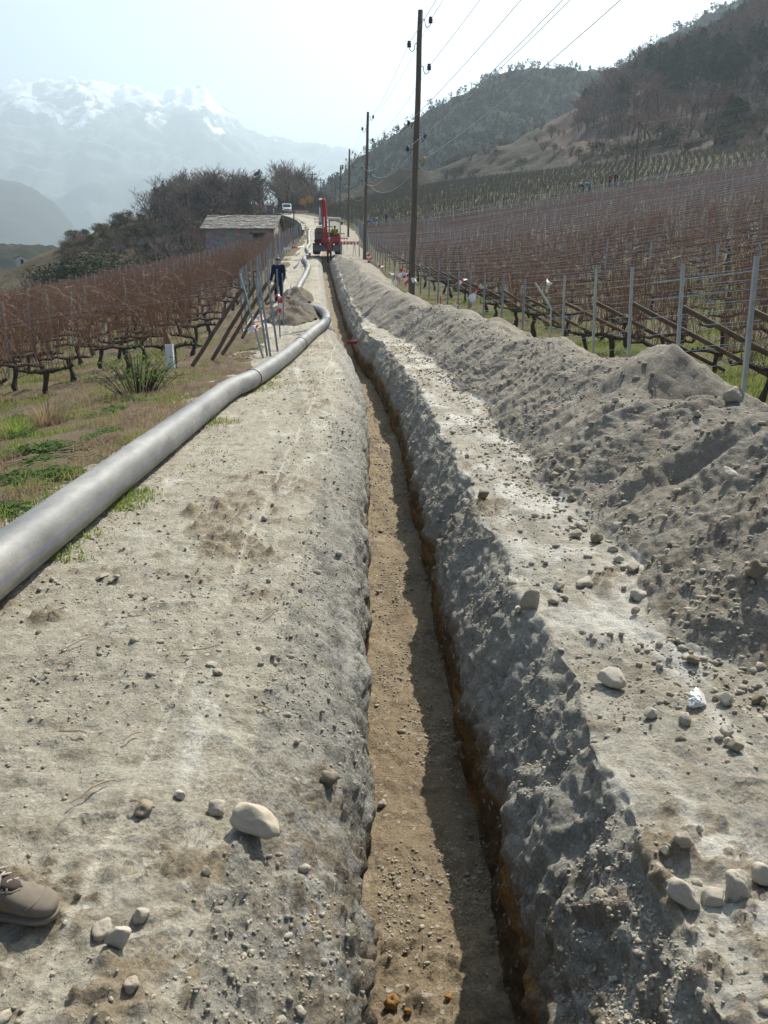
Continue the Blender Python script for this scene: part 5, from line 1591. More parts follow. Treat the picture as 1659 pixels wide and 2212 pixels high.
    dress("jacket", ['pel', 'wai', 'che', 'shl', 'shr', 'ell', 'elr', 'wrl', 'wrr'], [('pel', 'wai'), ('wai', 'che'), ('che', 'shl'), ('che', 'shr'), ('shl', 'ell'), ('shr', 'elr'), ('ell', 'wrl'), ('elr', 'wrr')], .022, mt)
    dress("trousers", ['pel', 'hil', 'hir', 'knl', 'knr', 'anl', 'anr'], [('pel', 'hil'), ('pel', 'hir'), ('hil', 'knl'), ('hir', 'knr'), ('knl', 'anl'), ('knr', 'anr')], .018, ml)
    if vest: dress("vest", ['pel', 'wai', 'che'], [('pel', 'wai'), ('wai', 'che')], .036, simple("safety_vest", vest, .7))
    if shoes:
        for sd in 'lr':
            dress("boot", ['an' + sd, 'to' + sd], [('an' + sd, 'to' + sd)], .014, M_hair)
    hm = simple("headwear", hat, .6) if hat else M_hair
    hd = Vector(J['hea']); tp = Vector(J['top']); u = (tp - hd).normalized(); fw = Vector((0, 1, 0)); fw = (fw - u * fw.dot(u)).normalized(); s_ = fw.cross(u); b = MB()
    b.loft([[hd + u * (z + (.018 * math.sin(2 * math.pi * k / 18) if z < .09 else 0)) - fw * .008 + (s_ * math.cos(2 * math.pi * k / 18) * r * .86 + fw * math.sin(2 * math.pi * k / 18) * r * 1.06) for k in range(18)] for z, r in ((.012, .094), (.045, .099), (.075, .095), (.100, .080), (.120, .054), (.130, .016))])
    b.build("cap" if hat else "hair", hm, e, True)
    M_lip = simple("lips", (.40, .18, .15), .6)
    for nm, (x_, y_, z_), r, m_ in (("nose", (0, .103, -.022), (.013, .017, .022), M_skin), ("eye", (-.031, .086, .008), (.012, .008, .007), M_hair), ("eye", (.031, .086, .008), (.012, .008, .007), M_hair), ("mouth", (0, .088, -.062), (.022, .008, .006), M_lip),
                                    ("ear", (-.078, -.005, -.012), (.010, .022, .030), M_skin), ("ear", (.078, -.005, -.012), (.010, .022, .030), M_skin)):
        b = MB(); c = hd + s_ * -x_ + fw * y_ + u * z_
        b.add([c + s_ * q.x * r[0] + fw * q.y * r[1] + u * q.z * r[2] for q in BV], BF); b.build(nm, m_, e, True)
    return e

# ------------------------------------------------------------------ the shoe at the left edge and the person who wears it
M_shoe = simple("tan_canvas", (.17, .142, .11), .85, (.13, .108, .082), 30, bmp=.3, bscale=300, bdist=.001)
M_sole = simple("dark_sole", (.17, .145, .11), .85)
M_lace = simple("pale_lace", (.30, .27, .22), .8)
M_lining = simple("dark_lining", (.05, .038, .032), .9)
def shoe(parent, p, rz, toe_only=False):
    e = empty("shoe", p, rz); set_parent(e, parent)
    def sec(x, hw, z0, z1, n=24, k=2.4):
        o = []
        for i in range(n):
            a = 2 * math.pi * i / n; c, s = math.cos(a), math.sin(a)
            o.append((x, math.copysign(abs(c) ** (2 / k), c) * hw, (z0 + z1) / 2 + math.copysign(abs(s) ** (2 / k), s) * (z1 - z0) / 2))
        return o
    P = [(-.285, .012, .03, .05), (-.28, .026, .014, .075), (-.265, .034, .012, .088), (-.24, .039, .012, .094), (-.20, .040, .012, .096), (-.16, .041, .012, .094), (-.12, .044, .012, .088), (-.09, .047, .012, .078), (-.06, .049, .012, .068), (-.035, .047, .012, .060), (-.017, .040, .013, .053), (-.006, .028, .015, .045), (0, .010, .022, .034)]
    b = MB(); b.loft([sec(*q) for q in P]); up = b.build("upper", M_shoe, e, True)
    S = [(-.288, .010), (-.283, .026), (-.265, .034), (-.22, .039), (-.16, .040), (-.10, .045), (-.06, .048), (-.03, .046), (-.012, .036), (-.002, .019), (.001, .006)]
    b = MB(); b.loft([[(x, -w, 0), (x, w, 0), (x, w * 1.01, .007), (x, w, .014), (x, -w, .014), (x, -w * 1.01, .007)] for x, w in S]); b.build("sole", M_sole, e, True)
    b = MB()                                                       # tongue and dark throat
    b.loft([sec(x, w, z, z + .02, 12) for x, w, z in ((-.20, .026, .096), (-.16, .026, .094), (-.13, .024, .082), (-.105, .018, .071), (-.095, .006, .064))]); b.build("tongue", M_lining, e, True)
    b = MB()
    for i, x in enumerate((-.115, -.133, -.151, -.170)):
        z = .089 + .020 * i * .8
        b.tube([(x, -.030, z - .006), (x - .010, 0, z + .008), (x - .018, .030, z - .006)], .0035, 6)
        b.tube([(x, .030, z - .006), (x - .008, 0, z + .010), (x - .018, -.030, z - .006)], .0035, 6)
    b.build("laces", M_lace, e, True)
    b = MB(); pts = []
    for a in np.linspace(-.25, math.pi + .25, 21):                      # seam of the toe cap, over the top from side to side
        c, s = math.cos(a), math.sin(a)
        x_ = -.036 - .030 * (1 - max(s, 0)); Pa = np.array(P); hw_, za_, zb_ = (float(np.interp(x_, Pa[:, 0], Pa[:, q])) for q in (1, 2, 3))
        pts.append((x_, math.copysign(abs(c) ** (2 / 2.4), c) * hw_ * 1.01, (za_ + zb_) / 2 + math.copysign(abs(s) ** (2 / 2.4), s) * (zb_ - za_) / 2 * 1.01))
    b.tube(pts, .0016, 5); b.build("toe_seam", M_sole, e, True)
    b = MB()
    for sg in (-1, 1): b.tube([(-.092, sg * .004, .0785), (-.105, sg * .022, .080), (-.14, sg * .032, .083), (-.20, sg * .036, .084)], .0035, 6)
    b.build("eyelet_edge", M_shoe, e, True)
    e.scale = (.95, .9, .88)
    return e
toe = hit(126, 1985); toe.z = surf(toe.x - .1, toe.y) + .002
W = person((toe.x - .27, toe.y - .13, toe.z), R(-90), "person standing at the left edge, of whom only a tan canvas shoe shows", None, 'stand', (.10, .11, .13), (.12, .11, .10), None, 1.0, shoes=False)
t_l = W.matrix_basis.inverted()
W.rotation_euler = (0, 0, R(-90))
bpy.context.view_layer.update()
Mi = (Matrix.Translation(W.location) @ Euler((0, 0, R(-90))).to_matrix().to_4x4()).inverted()
shoe(W, Mi @ Vector((toe.x, toe.y, toe.z)), R(90 - 8))
shoe(W, Mi @ Vector((toe.x - .20, toe.y - .27, toe.z)), R(90 + 8))

# ------------------------------------------------------------------ excavator
M_exr = simple("red_paint", (.50, .035, .04), .42, (.42, .035, .04), 3, spec=.5)
M_exg = simple("grey_paint", (.16, .16, .165), .5, (.12, .12, .125), 4)
M_exw = simple("white_paint", (.75, .76, .76), .4)
M_trk = simple("track_rubber", (.045, .043, .04), .85, (.10, .09, .075), 6)
M_chr = simple("chrome_rod", (.8, .8, .8), .15, metal=1.0)
M_steel = simple("worn_steel", (.10, .09, .08), .5, (.18, .15, .12), 8, metal=.4)
mg, nt, bg_ = mat_new("cab_glass"); bg_.inputs['Base Color'].default_value = (.75, .82, .8, 1); bg_.inputs['Roughness'].default_value = .03
bg_.inputs['Transmission Weight'].default_value = 1.0; bg_.inputs['IOR'].default_value = 1.03; M_glass = mg
def bev(o, w=.03, s=2):
    m_ = o.modifiers.new("bevel", 'BEVEL'); m_.width = w; m_.segments = s; m_.limit_method = 'ANGLE'; return o
ex_p = at_depth(707.5, 559, 64); ex_p.z = surf(ex_p.x - 1.3, 64.5)
for yy in (63.2, 64.5, 65.8): ex_p.z = max(ex_p.z, float(pathz(yy)) + .0)
ex = empty("excavator", ex_p, R(0), "red mini excavator with raised boom and white-roofed cab straddling the trench", "excavator")
def part(name, mat, fn, parent=ex, bw=.03):
    b = MB(); fn(b); o = b.build(name, mat, parent); return bev(o, bw) if bw else o
for sx in (-1, 1):
    b = MB(); poly = []
    for a in np.linspace(math.pi / 2, 3 * math.pi / 2, 9): poly.append((-.95 + .33 * math.cos(a), .34 + .33 * math.sin(a)))
    for a in np.linspace(-math.pi / 2, math.pi / 2, 9): poly.append((.95 + .33 * math.cos(a), .34 + .33 * math.sin(a)))
    b.prism(poly, 'x', sx * .79 - .2, sx * .79 + .2); t = b.build("track", M_trk, ex)
    b = MB()
    for k in range(22):
        f = k / 21
        b.box((sx * .79, -1.0 + 2 * f, .015), (.42, .045, .05)); b.box((sx * .79, -1.0 + 2 * f, .675), (.42, .045, .04))
    for a in np.linspace(math.pi / 2 + .25, 3 * math.pi / 2 - .25, 7): b.box((sx * .79, -.95 + .34 * math.cos(a), .34 + .34 * math.sin(a)), (.42, .04, .05), rx=a + math.pi / 2)
    b.build("track_pads", M_trk, t)
    b = MB()
    for yy in (-.95, -.45, 0, .45, .95):
        r = .22 if abs(yy) > .9 else .12
        b.tube([(sx * .57, yy, .34 if abs(yy) > .9 else .2), (sx * .54, yy, .34 if abs(yy) > .9 else .2)], r, 14)
    b.build("rollers", M_steel, t)
part("undercarriage", M_exg, lambda b: (b.box((0, 0, .45), (1.2, 1.2, .3)), b.tube([(0, 0, .55), (0, 0, .76)], .45, 20)))
bl = part("dozer_blade", M_exw, lambda b: b.prism([(-1.52, .12), (-1.46, .10), (-1.40, .30), (-1.44, .52), (-1.50, .54), (-1.46, .32)], 'x', -.92, .92) or b.box((0, -1.2, .3), (.5, .5, .12)))
bl.data.materials[0] = M_exg
part("turntable_deck", M_exr, lambda b: b.box((0, .05, .86), (1.82, 1.9, .22)), bw=.06)
part("engine_hood", M_exg, lambda b: b.prism([(.98, .74), (.98, 1.30), (.88, 1.50), (.20, 1.55), (.15, .74)], 'x', -.88, .88), bw=.06)
part("side_tank_cover", M_exg, lambda b: b.prism([(-.92, .97), (-.82, 1.40), (-.55, 1.72), (.2, 1.72), (.2, .97)], 'x', -.88, -.30), bw=.06)
part("side_skirt", M_exr, lambda b: b.prism([(-.90, .74), (-.90, .96), (.2, .96), (.2, .74)], 'x', -.90, -.42), bw=.04)
# cab on the viewer's right
cab = empty("cab", (0, 0, 0)); set_parent(cab, ex)
cx0, cx1, cy0, cy1, cz0, cz1 = .14, 1.0, -.86, .42, .80, 2.42
part("front_panel", M_exr, lambda b: b.box(((cx0 + cx1) / 2, cy0 + .03, 1.0), (cx1 - cx0 - .02, .06, .32)), cab)
part("floor", M_exg, lambda b: b.box(((cx0 + cx1) / 2, (cy0 + cy1) / 2, .90), (cx1 - cx0, cy1 - cy0 - .08, .08)), cab)
part("side_panel", M_exr, lambda b: (b.box((cx1 - .03, (cy0 + cy1) / 2 + .1, 1.08), (.05, cy1 - cy0 - .3, .5)), b.box((cx0 + .03, (cy0 + cy1) / 2 + .1, 1.08), (.05, cy1 - cy0 - .3, .5))), cab)
for (x, y) in ((cx0 + .03, cy0 + .03), (cx1 - .03, cy0 + .03), (cx0 + .03, cy1 - .03), (cx1 - .03, cy1 - .03)):
    part("pillar", M_exw if y < 0 else M_exg, lambda b: b.box((x, y, 1.74), (.055, .055, 1.18)), cab, .01)
part("roof", M_exw, lambda b: b.box(((cx0 + cx1) / 2, (cy0 + cy1) / 2 - .02, 2.38), (cx1 - cx0 + .08, cy1 - cy0 + .16, .16)), cab, .04)
part("visor", M_hair, lambda b: b.box(((cx0 + cx1) / 2, cy0 - .01, 2.29), (cx1 - cx0 - .12, .05, .08)), cab, 0)
part("windscreen", M_glass, lambda b: b.box(((cx0 + cx1) / 2, cy0 + .03, 1.72), (cx1 - cx0 - .11, .012, 1.08)), cab, 0)
part("seat", M_hair, lambda b: (b.box((.57, -.02, 1.06), (.46, .46, .10)), b.box((.57, .24, 1.42), (.44, .10, .56), rx=-.12)), cab, .03)
part("console", M_exg, lambda b: (b.box((.28, -.25, 1.2), (.12, .4, .3)), b.box((.86, -.25, 1.2), (.12, .4, .3)), b.box((.57, -.72, 1.22), (.6, .10, .22))), cab, .02)
mr_ = part("mirror", M_hair, lambda b: (b.tube([(cx1, cy0, 2.05), (cx1 + .10, cy0 - .06, 2.05)], .012, 6), b.box((cx1 + .12, cy0 - .07, 2.05), (.12, .04, .20))), cab, 0)
part("work_light", M_exw, lambda b: b.box((.80, -.98, .60), (.17, .06, .14)), ex, .01)
# boom, arm, bucket
def beam(b, pts, w, hs):
    """a box girder along (y, z) points"""
    secs_ = []
    for i, (y, z) in enumerate(pts):
        a, c = pts[max(i - 1, 0)], pts[min(i + 1, len(pts) - 1)]
        d = Vector((c[0] - a[0], c[1] - a[1])).normalized(); n = Vector((-d.y, d.x)) * hs[i] / 2
        ww = w[i] if hasattr(w, '__len__') else w
        secs_.append([(-ww / 2, y + n.x, z + n.y), (ww / 2, y + n.x, z + n.y), (ww / 2, y - n.x, z - n.y), (-ww / 2, y - n.x, z - n.y)])
    b.loft(secs_)
bo = empty("boom", (-.12, 0, 0)); set_parent(bo, ex)
part("girder", M_exr, lambda b: beam(b, [(-.95, .92), (-1.02, 1.5), (-1.15, 2.2), (-1.42, 2.85), (-1.95, 3.45), (-2.1, 3.58)], [.36, .36, .35, .32, .26, .22], [.34, .44, .5, .42, .3, .2]), bo, .02)
part("swing_bracket", M_exr, lambda b: b.box((0, -1.0, .85), (.42, .42, .36)), bo, .04)
part("boom_cylinder", M_exr, lambda b: b.tube([(-.0, -1.42, .85), (0, -1.62, 1.75)], .075, 12), bo, 0)
part("cylinder_rod", M_chr, lambda b: b.tube([(0, -1.62, 1.75), (0, -1.56, 2.45)], .038, 10), bo, 0)
ar = empty("arm", (-.36, 0, 0)); set_parent(ar, ex)
part("girder", M_exg, lambda b: beam(b, [(-1.75, 3.62), (-2.05, 3.45), (-2.35, 2.5), (-2.45, 1.85)], .20, [.16, .34, .26, .16]), ar, .02)
part("arm_cylinder", M_exr, lambda b: b.tube([(.12, -1.55, 3.15), (.05, -1.75, 3.68)], .07, 10), ar, 0)
part("cylinder_rod", M_chr, lambda b: b.tube([(.0, -2.6, 3.0), (0, -2.66, 2.0)], .032, 8), ar, 0)
bk = MB(); pr = []
for a in np.linspace(-.2, math.pi + .35, 10): pr.append((-2.45 + .30 * math.cos(a + math.pi), 1.58 + .32 * math.sin(a + math.pi)))
bk.prism(pr, 'x', -.30, .22); bko = bev(bk.build("bucket", M_steel, ar), .015)
for k in range(4):
    t_ = MB(); t_.box((-.25 + .14 * k, -2.18, 1.72), (.05, .05, .14), rx=.3, taper=.5); t_.build("tooth", M_steel, ar)
op = person(ex_p + Vector((.57, .02, 1.12)), R(180), "excavator operator in a yellow vest sitting in the cab", None, 'sit', (.55, .42, .03), (.05, .06, .09), (.05, .04, .04), .95, vest=(.62, .50, .03))
wp = at_depth(711, 563, 61.9); wp.z = surf(wp.x, wp.y)
person((wp.x + .02, 61.7, max(float(pathz(61.7)) - .35, wp.z)), R(200), "worker in dark clothes with a reddish vest standing in front of the excavator", None, 'stand', (.16, .05, .045), (.05, .045, .05), (.5, .46, .40), 1.0, vest=(.30, .07, .05))
bp = at_depth(604, 662, 33); bp.z = surf(bp.x, 33) - .1
person(bp, R(160), "person in dark blue work clothes standing among the posts left of the path", None, 'stand', (.012, .02, .075), (.012, .018, .06), (.05, .06, .10), 1.0)
for (dx, dy, y, c, lb, ps) in [(1261, 404, 104, (.03, .07, .16), "vineyard worker in blue, leftmost of the four high in the vines", 'bend'), (1275, 401, 104, (.04, .25, .26), "vineyard worker in turquoise beside the one in blue", 'bend'),
                               (1317, 390, 106, (.35, .04, .05), "vineyard worker in red high in the vines", 'stand'), (1329, 383, 107, (.06, .04, .04), "vineyard worker in dark clothes beside the one in red", 'stand'),
                               (802, 484, 100, (.02, .06, .22), "vineyard worker in dark blue just right of the second pole", 'bend'), (819, 477, 104, (.12, .2, .42), "vineyard worker in light blue in the lower vines", 'bend'), (834, 471, 107, (.05, .07, .2), "vineyard worker in navy, farthest right in the lower vines", 'stand')]:
    q = at_depth(dx, dy, y); q.z = float(z_right(q.x, y)) + .15
    person(q, R(100), lb, None, ps, c, (.05, .05, .08), (.6, .6, .6) if 'turq' in lb else None, 1.0, shoes=False)

# ------------------------------------------------------------------ van, barn, wall, far hut
vp = at_depth(620, 470, 172); vp.z = float(pathz(172)) + .02
van = empty("van", vp, R(6), "small white van parked where the path passes the knoll", "van")
b = MB(); b.prism([(-2.0, .30), (-2.05, .62), (-1.98, .95), (-1.35, 1.10), (-.75, 1.82), (-.5, 1.90), (1.9, 1.90), (2.05, 1.75), (2.1, .30)], 'x', -.86, .86); bev(b.build("body", M_exw, van), .08, 3)
M_vg = simple("van_glass", (.03, .05, .07), .1, spec=.6)
b = MB(); b.add([(-.74, -1.335, 1.13), (.74, -1.335, 1.13), (.66, -.80, 1.78), (-.66, -.80, 1.78)], [(0, 1, 2, 3)]); b.v = [(x, y - .012, z + .01) for x, y, z in b.v]; b.build("windscreen", M_vg, van)
for sx in (-1, 1):
    b = MB(); b.box((sx * .865, -.2, 1.45), (.02, 1.0, .5)); b.build("side_window", M_vg, van)
    b = MB(); b.box((sx * .66, -2.03, .74), (.28, .06, .16)); bev(b.build("headlight", simple("headlight_glass", (.7, .72, .75), .2), van), .02)
    b = MB(); b.box((sx * .95, -1.0, 1.2), (.16, .08, .2)); b.build("mirror", M_hair, van)
    for yy in (-1.35, 1.3):
        b = MB(); b.tube([(sx * .66, yy, .32), (sx * .88, yy, .32)], .32, 18); w_ = b.build("wheel", M_trk, van); b = MB(); b.tube([(sx * .84, yy, .32), (sx * .895, yy, .32)], .18, 14); b.build("rim", M_exw, w_)
b = MB(); b.box((0, -2.05, .42), (1.7, .10, .24)); bev(b.build("bumper", M_exg, van), .03)
b = MB(); b.box((0, -2.02, .70), (.9, .05, .10)); b.build("grille", M_hair, van)

def masonry(name, c, c2, c3):
    m, nt, b = mat_new(name); v = coords(nt)
    vo = N(nt, "ShaderNodeTexVoronoi"); vo.inputs['Scale'].default_value = 2.6; nt.links.new(coords(nt, 'Object', (1, 1, 1.7)), vo.inputs['Vector'])
    cc = ramp(nt, noise_node(nt, v, 1.2, 6, .65), [(.3, c), (.7, c2)]); cc = mixc(nt, .45, cc, vo.outputs['Color'], 'MULTIPLY'); cc = mixc(nt, ramp(nt, noise_node(nt, v, .7, 6, .7), [(.55, 0), (.7, .7)]), cc, c3)
    nt.links.new(cc, b.inputs['Base Color']); b.inputs['Roughness'].default_value = .95; bump(nt, b, vo.outputs['Distance'], .6, .05); return m
M_wall = masonry("old_rendered_masonry", (.42, .40, .37), (.33, .31, .285), (.50, .47, .42))
M_ret = masonry("retaining_masonry", (.24, .235, .23), (.18, .175, .17), (.30, .29, .27))
def slate():
    m, nt, b = mat_new("stone_slates"); v = coords(nt)
    br = N(nt, "ShaderNodeTexBrick"); br.inputs['Scale'].default_value = 1.0; nt.links.new(coords(nt, 'Object', (2.2, 2.2, 4.2)), br.inputs['Vector'])
    vo = N(nt, "ShaderNodeTexVoronoi"); vo.inputs['Scale'].default_value = 1.0; nt.links.new(coords(nt, 'Object', (2.6, 5.0, 5.0)), vo.inputs['Vector'])
    c = ramp(nt, vo.outputs['Color'], [(.1, (.065, .058, .05)), (.5, (.125, .112, .097)), (.9, (.26, .24, .21))])
    c = mixc(nt, ramp(nt, noise_node(nt, v, 1.6, 6, .7), [(.5, 0), (.68, .8)]), c, (.14, .12, .09))
    nt.links.new(c, b.inputs['Base Color']); b.inputs['Roughness'].default_value = .7; bump(nt, b, vo.outputs['Distance'], 1.0, .08); return m
M_slate = slate()
bf = at_depth(591, 530, 90)
barn = empty("stone_barn", (bf.x, 90, float(z_left(bf.x - 3, 90)) - .4), R(-2), "low old stone barn with a slate roof beside the left vineyard", "barn")
zE, zR = at_depth(591, 493, 90).z - barn.location.z, at_depth(591, 464, 94).z - barn.location.z
WL, DP = 7.0, 8.0
b = MB()                                                       # walls with a doorway: front in three pieces, sides and gables
b.box((-WL + (WL - 2.15) / 2 , .22, zE / 2), (WL - 2.15, .45, zE)); b.box((-.5, .22, zE / 2), (1.0, .45, zE)); b.box((-1.58, .22, zE - .22), (1.16, .45, .44))
b.box((-WL / 2, DP - .22, zE / 2), (WL, .45, zE))
for x in (-WL + .22, -.22): b.prism([(.447, 0), (DP - .447, 0), (DP - .447, zE), (DP / 2, zR - .12), (.447, zE)], 'x', x - .222, x + .222)
wl_ = b.build("wall", M_wall, barn)
part("door", simple("dark_plank_door", (.06, .05, .042), .9, (.10, .08, .065), 6), lambda b: b.box((-1.58, .34, (zE - .44) / 2), (1.14, .08, zE - .46)), barn, 0)
part("lintel", M_brace, lambda b: b.box((-1.58, .05, zE - .50), (1.7, .16, .14)), barn, .01)
b = MB(); rs = random.Random(9)
for side in (0, 1):                                             # courses of overlapping slabs
    y0, y1 = (-.45, DP / 2 + .05) if side == 0 else (DP + .45, DP / 2 - .05)
    za, zb = zE - .12, zR + .02
    for c in range(11):
        t0, t1 = c / 11, (c + 1.35) / 11; x = -WL - .45
        while x < .35:
            w_ = rs.uniform(.35, .75); x1 = min(x + w_, .42); jit = rs.uniform(-.05, .05); th = rs.uniform(.035, .06)
            ya, yb_ = y0 + (y1 - y0) * t0 + jit * (1 if side == 0 else -1), y0 + (y1 - y0) * t1
            z_a, z_b = za + (zb - za) * t0 + .05 + rs.uniform(-.01, .02), za + (zb - za) * t1 + .0
            b.add([(x, ya, z_a), (x1, ya, z_a), (x1, yb_, z_b), (x, yb_, z_b), (x, ya, z_a + th), (x1, ya, z_a + th), (x1, yb_, z_b + th), (x, yb_, z_b + th)],
                  [(3, 2, 1, 0), (4, 5, 6, 7), (0, 1, 5, 4), (1, 2, 6, 5), (2, 3, 7, 6), (3, 0, 4, 7)]); x = x1 + .012
rf = b.build("roof", M_slate, barn)
part("chimney", M_ret, lambda b: (b.box((-1.3, DP * .72, zR + .15), (.62, .5, 1.5)), b.box((-1.3, DP * .72, zR + 1.02), (.8, .66, .10))), rf, .02)
for y_ in (-.42, DP + .42):
    pass
part("barge_board", M_brace, lambda b: (beam(b, [(-.50, zE - .17), (DP / 2, zR - .04)], .07, [.22, .22]), beam(b, [(DP / 2, zR - .04), (DP + .50, zE - .17)], .07, [.22, .22])), rf, 0)
rf.children[-1].location = (.33, 0, 0) if rf.children else (0, 0, 0)
# retaining wall below the path
pts = [at_depth(668, 492, 104), at_depth(666, 490, 116), at_depth(655, 486, 130), at_depth(640, 480, 145), at_depth(622, 475, 160), at_depth(609, 471, 172)]
for p in pts: p.z = float(pathz(p.y)) + .10; p.x = float(xl(p.y)) - 2.75
rw = empty("retaining_wall", pts[0], 0, "dark retaining wall with a pale coping holding up the path past the barn", "wall")
o0 = pts[0]; bw, bc = MB(), MB()
for a, c in zip(pts[:-1], pts[1:]):
    a, c = a - o0, c - o0; n = Vector((-(c - a).y, (c - a).x, 0)).normalized() * .25
    bw.add([a - Vector((0, 0, 4.5)), c - Vector((0, 0, 4.5)), c - Vector((0, 0, 4.5)) + n, a - Vector((0, 0, 4.5)) + n, a, c, c + n, a + n], [(0, 1, 5, 4), (1, 2, 6, 5), (2, 3, 7, 6), (3, 0, 4, 7), (4, 5, 6, 7)])
    u = Vector((0, 0, .08)); k = n * .1
    bc.add([a - k, c - k, c + n + k, a + n + k, a - k + u, c - k + u, c + n + k + u, a + n + k + u], [(0, 1, 5, 4), (1, 2, 6, 5), (2, 3, 7, 6), (3, 0, 4, 7), (4, 5, 6, 7)])
bw.build("wall", M_ret, rw); bc.build("coping", simple("pale_coping", (.24, .23, .21), .9), rw)
hp_ = at_depth(46, 561, 165); hp_.z = min(hp_.z, float(z_knoll(hp_.x, 165)) + .2)
hut = empty("small_hut", hp_, R(20), "tiny white hut on the far left brow beyond the vines", "hut")
hut.scale = (.6, .6, .6)
part("wall", simple("white_render", (.62, .60, .56), .9), lambda b: b.prism([(-1.6, -1), (1.6, -1), (1.6, 1.7), (0, 2.4), (-1.6, 1.7)], 'y', -1.2, 1.2), hut, 0)
part("roof", M_slate, lambda b: (b.box((-.95, 0, 2.13), (2.1, 2.8, .10), ry=-.41), b.box((.95, 0, 2.13), (2.1, 2.8, .10), ry=.41)), hut, 0)
part("door", M_hair, lambda b: b.box((.2, -1.22, .5), (.8, .05, 1.7)), hut, 0)

# ------------------------------------------------------------------ barrier boards and tape
M_white = simple("white_plastic", (.78, .78, .76), .5); M_rw = simple("signal_red", (.60, .045, .035), .5)
def barrier(c, ln, rz, label, group=None, planks=1, legs=True):
    e = empty("barrier", c, rz, label, "barrier", group); n = max(6, int(ln / .12))
    for j in range(planks):
        b = MB()
        for k in range(n): b.box((-ln / 2 + (k + .5) * ln / n, 0, .92 - j * .42), (ln / n - .001, .03, .10), mi=k % 2)
        b.build("board", [M_rw, M_white], e)
    if legs:
        for sx in (-1, 1):
            b = MB(); b.tube([(sx * ln * .44, -.25, -.1), (sx * ln * .44, .03, 1.0)], .010, 6); b.tube([(sx * ln * .44, .3, -.1), (sx * ln * .44, .03, 1.0)], .010, 6); b.build("trestle", M_postfar, e)
    return e
for (dx, dy, y, ln, rz, pl, lb) in [(757, 548, 64.0, 1.5, .1, 1, "red and white barrier board standing lowest to the right of the excavator"), (752, 541, 64.8, 1.2, -.5, 1, "slanted red and white barrier board just above the lowest one"),
                                    (757, 534, 66.5, 1.5, .06, 1, "second red and white barrier board up from the lowest"), (750, 529, 67.5, 1.3, -.4, 1, "slanted red and white board behind the second one"),
                                    (737, 524, 72, 1.1, .0, 1, "third red and white barrier board right of the excavator cab"), (734, 513, 80, .9, 0, 1, "fourth and small red and white board right of the cab"),
                                    (704, 500, 88, 1.8, .15, 2, "red and white barrier between boom and cab of the excavator, nearest"), (703, 489, 96, 1.6, .1, 2, "red and white barrier between boom and cab of the excavator, farther"),
                                    (696, 478, 118, 2.2, .1, 2, "red and white barrier across the path left of the excavator's boom"), (645, 470, 160, 3.6, .05, 2, "wide red and white barrier in front of the white van"), (652, 474, 150, 2.2, 0, 1, "low red and white board in front of the wide barrier by the van")]:
    c = at_depth(dx, dy, y); zz = surf(c.x, y); c.z = max(zz, c.z - .92) if dx > 720 else zz
    barrier(c, ln, rz, lb, None, pl)
RT2 = random.Random(91)
def tape(pts, label, w=.075, seg=.22, group=None, twist=.8):
    w *= 1.45 if pts[0].x > -.3 else .9
    P = spline(pts, 8); b = MB(); acc = 0
    for i in range(len(P) - 1):
        d = (P[i + 1] - P[i]); L = d.length; a0, a1 = i * twist / 8, (i + 1) * twist / 8
        def side(a):
            s = Vector((d.y, -d.x, 0)); s = s.normalized() if s.length > 1e-5 else Vector((1, 0, 0)); u = d.normalized().cross(s)
            return (s * math.sin(a) + u * math.cos(a)) * w / 2
        b.add([P[i] - side(a0), P[i] + side(a0), P[i + 1] + side(a1), P[i + 1] - side(a1)], [(0, 1, 2, 3)], int(acc / seg) % 2); acc += L
    o = b.build("barrier_tape", [M_white, M_rw], None, True)
    return tag(o, label, "barrier tape", group)
def T(y, *pp): return [at_depth(a, c, y + RT2.uniform(-.1, .1)) for a, c in pp]
tape(T(17.7, (538, 716), (548, 706), (556, 702), (566, 708)), "strip of red and white tape at the foot of the tallest leaning stake", .13, .14)
tape(T(18.5, (556, 690), (562, 684), (572, 690), (580, 678)), "scrap of red and white tape fluttering between the leaning stakes", .11, .12)
tape(T(20, (585, 648), (600, 637), (606, 645), (604, 672), (602, 680)), "red and white tape tied to the upright stake by the person in blue", .09, .12)
tape(T(20, (562, 664), (570, 655), (578, 668), (587, 662), (590, 680)), "loose red and white tape hanging low behind the leaning stakes", .09, .12)
tape(T(26, (628, 614), (627, 625), (624, 636), (622, 646)), "straight piece of white tape by the row of posts near the earth heap", .14, .4)
tape(T(27, (638, 650), (646, 645), (654, 641)), "short red and white tape lying on the earth heap", .10, .2)
tape(T(45, (634, 580), (642, 573), (648, 562)), "pale tape between posts on the path's left edge beyond the earth heap", .16, .6)
tape(T(52, (638, 552), (646, 548), (650, 541)), "small red and white tape on the left posts level with the snaking pipe", .12, .2)
tape(T(50, (612, 538), (640, 534), (668, 530)), "red and white tape strung along the left vines in front of the barn", .14, .4)
tape(T(31.5, (852, 614), (860, 600), (868, 588), (872, 583), (876, 596), (880, 612)), "bunch of red and white tape knotted on a post left of the nearest pole", .17, .16)
tape(T(31.0, (876, 588), (872, 600), (880, 590), (886, 598)), "second loop of the knotted red and white tape left of the nearest pole", .14, .14)
tape(T(30, (889, 606), (897, 604), (901, 611)), "white tape end just right of the nearest pole", .12, .5)
tape(T(24, (1015, 650), (1022, 640), (1032, 626), (1042, 617)), "red and white tape streaming from a post over the spoil bank", .14, .22)
tape(T(25, (982, 664), (986, 655), (993, 650)), "small red and white tape low on the crest of the spoil bank", .10, .14)
tape(T(24.5, (992, 612), (1000, 605), (1012, 603)), "thin red tape on the post above the streaming tape", .07, .1)
tape(T(18, (1181, 631), (1184, 622), (1187, 611), (1180, 604)), "white tape end fluttering on a vine wire above the bent post", .10, .3)
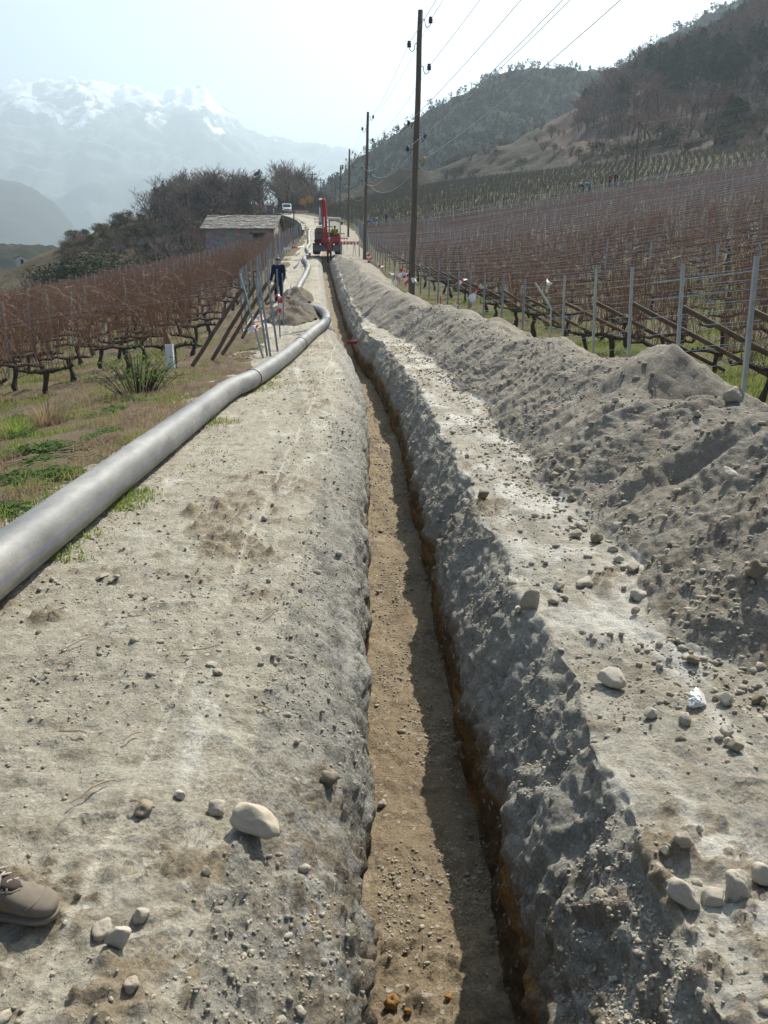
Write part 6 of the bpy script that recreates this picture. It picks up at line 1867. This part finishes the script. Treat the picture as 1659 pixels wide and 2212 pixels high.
for k, (dx, dy) in enumerate([(793, 545), (798, 553), (803, 560)]):
    tape(T(57, (dx, dy), (dx + 3, dy + 8), (dx - 1, dy + 14), (dx + 4, dy + 22)), ("upper", "middle", "lower")[k] + " scrap of red and white tape right of the second pole", .15, .14)
tape(T(50, (815, 568), (822, 576), (832, 573), (838, 580)), "white and red tape along the posts between the first and second poles", .10, .16)
tape(T(40, (840, 588), (848, 592), (856, 590)), "faint white tape low on the posts beyond the nearest pole", .07, .3)
tape(T(30, (390, 645), (396, 648), (400, 652)), "scrap of white and red tape caught high in the left vines", .12, .12)
m_ = MB(); a, c = at_depth(951, 676, 26), at_depth(952, 640, 26); m_.tube([a - Vector((0, 0, .3)), c], .02, 8); tag(m_.build("marker_stake", M_rw), "thin red marker stake stuck in the crest of the spoil bank", "stake")
# vine guard tube, lone pole by the barn
p = hit(370, 800); b = MB()
b.loft([[(.075 * sx, .06 * sy, z) for sx, sy in ((-1, -1), (1, -1), (1, 1), (-1, 1))] for z in (-.03, .52)], cap=False); b.v = [(x - .02 * z, y, z) for x, y, z in b.v]
o = b.build("vine_guard", simple("milky_plastic", (.75, .76, .76), .5)); o.location = p; tag(o, "white plastic vine guard standing at the edge of the left vineyard", "vine guard")
q = at_depth(634, 521, 82); t = at_depth(635, 444, 82); q.z = float(z_left(q.x, 82)) - .2
b = MB(); b.tube([q, q.lerp(t, .6), t], .06, 8); tag(b.build("thin_pole", M_postfar), "lone thin grey pole standing right of the barn", "pole")
# crumpled foil
p = hit(1502, 1520); me = rock_mesh(88, 4, 1.0, .5); me.materials.clear(); me.materials.append(simple("white_quartz", (.72, .71, .68), .35, (.55, .53, .49), 14, spec=.6))
for pl in me.polygons: pl.use_smooth = False
w_ = wpx(p, 60); stone(me, p, (w_, w_ * .7, w_ * .6), None, "glinting whitish angular stone among the brown ones on the near verge", None, .2, "white_stone", "stone")
# ------------------------------------------------------------------ air
def haze_box(lo, hi, dens, col, aniso):
    m = bpy.data.materials.new("hazy_air"); m.use_nodes = True
    nt = m.node_tree
    nt.nodes.remove(nt.nodes["Principled BSDF"])
    pv = nt.nodes.new("ShaderNodeVolumePrincipled")
    pv.inputs['Color'].default_value = (*col, 1)
    pv.inputs['Density'].default_value = dens
    pv.inputs['Anisotropy'].default_value = aniso
    nt.links.new(pv.outputs[0], nt.nodes["Material Output"].inputs['Volume'])
    b = MB()
    b.box([(lo[i] + hi[i]) / 2 for i in range(3)], [hi[i] - lo[i] for i in range(3)])
    o = b.build("haze", m)
    tag(o, kind='stuff')
    return o
haze_box((-10000, -300, -421), (10000, 8500, 1560), .00029, (.68, .86, 1.0), .42)
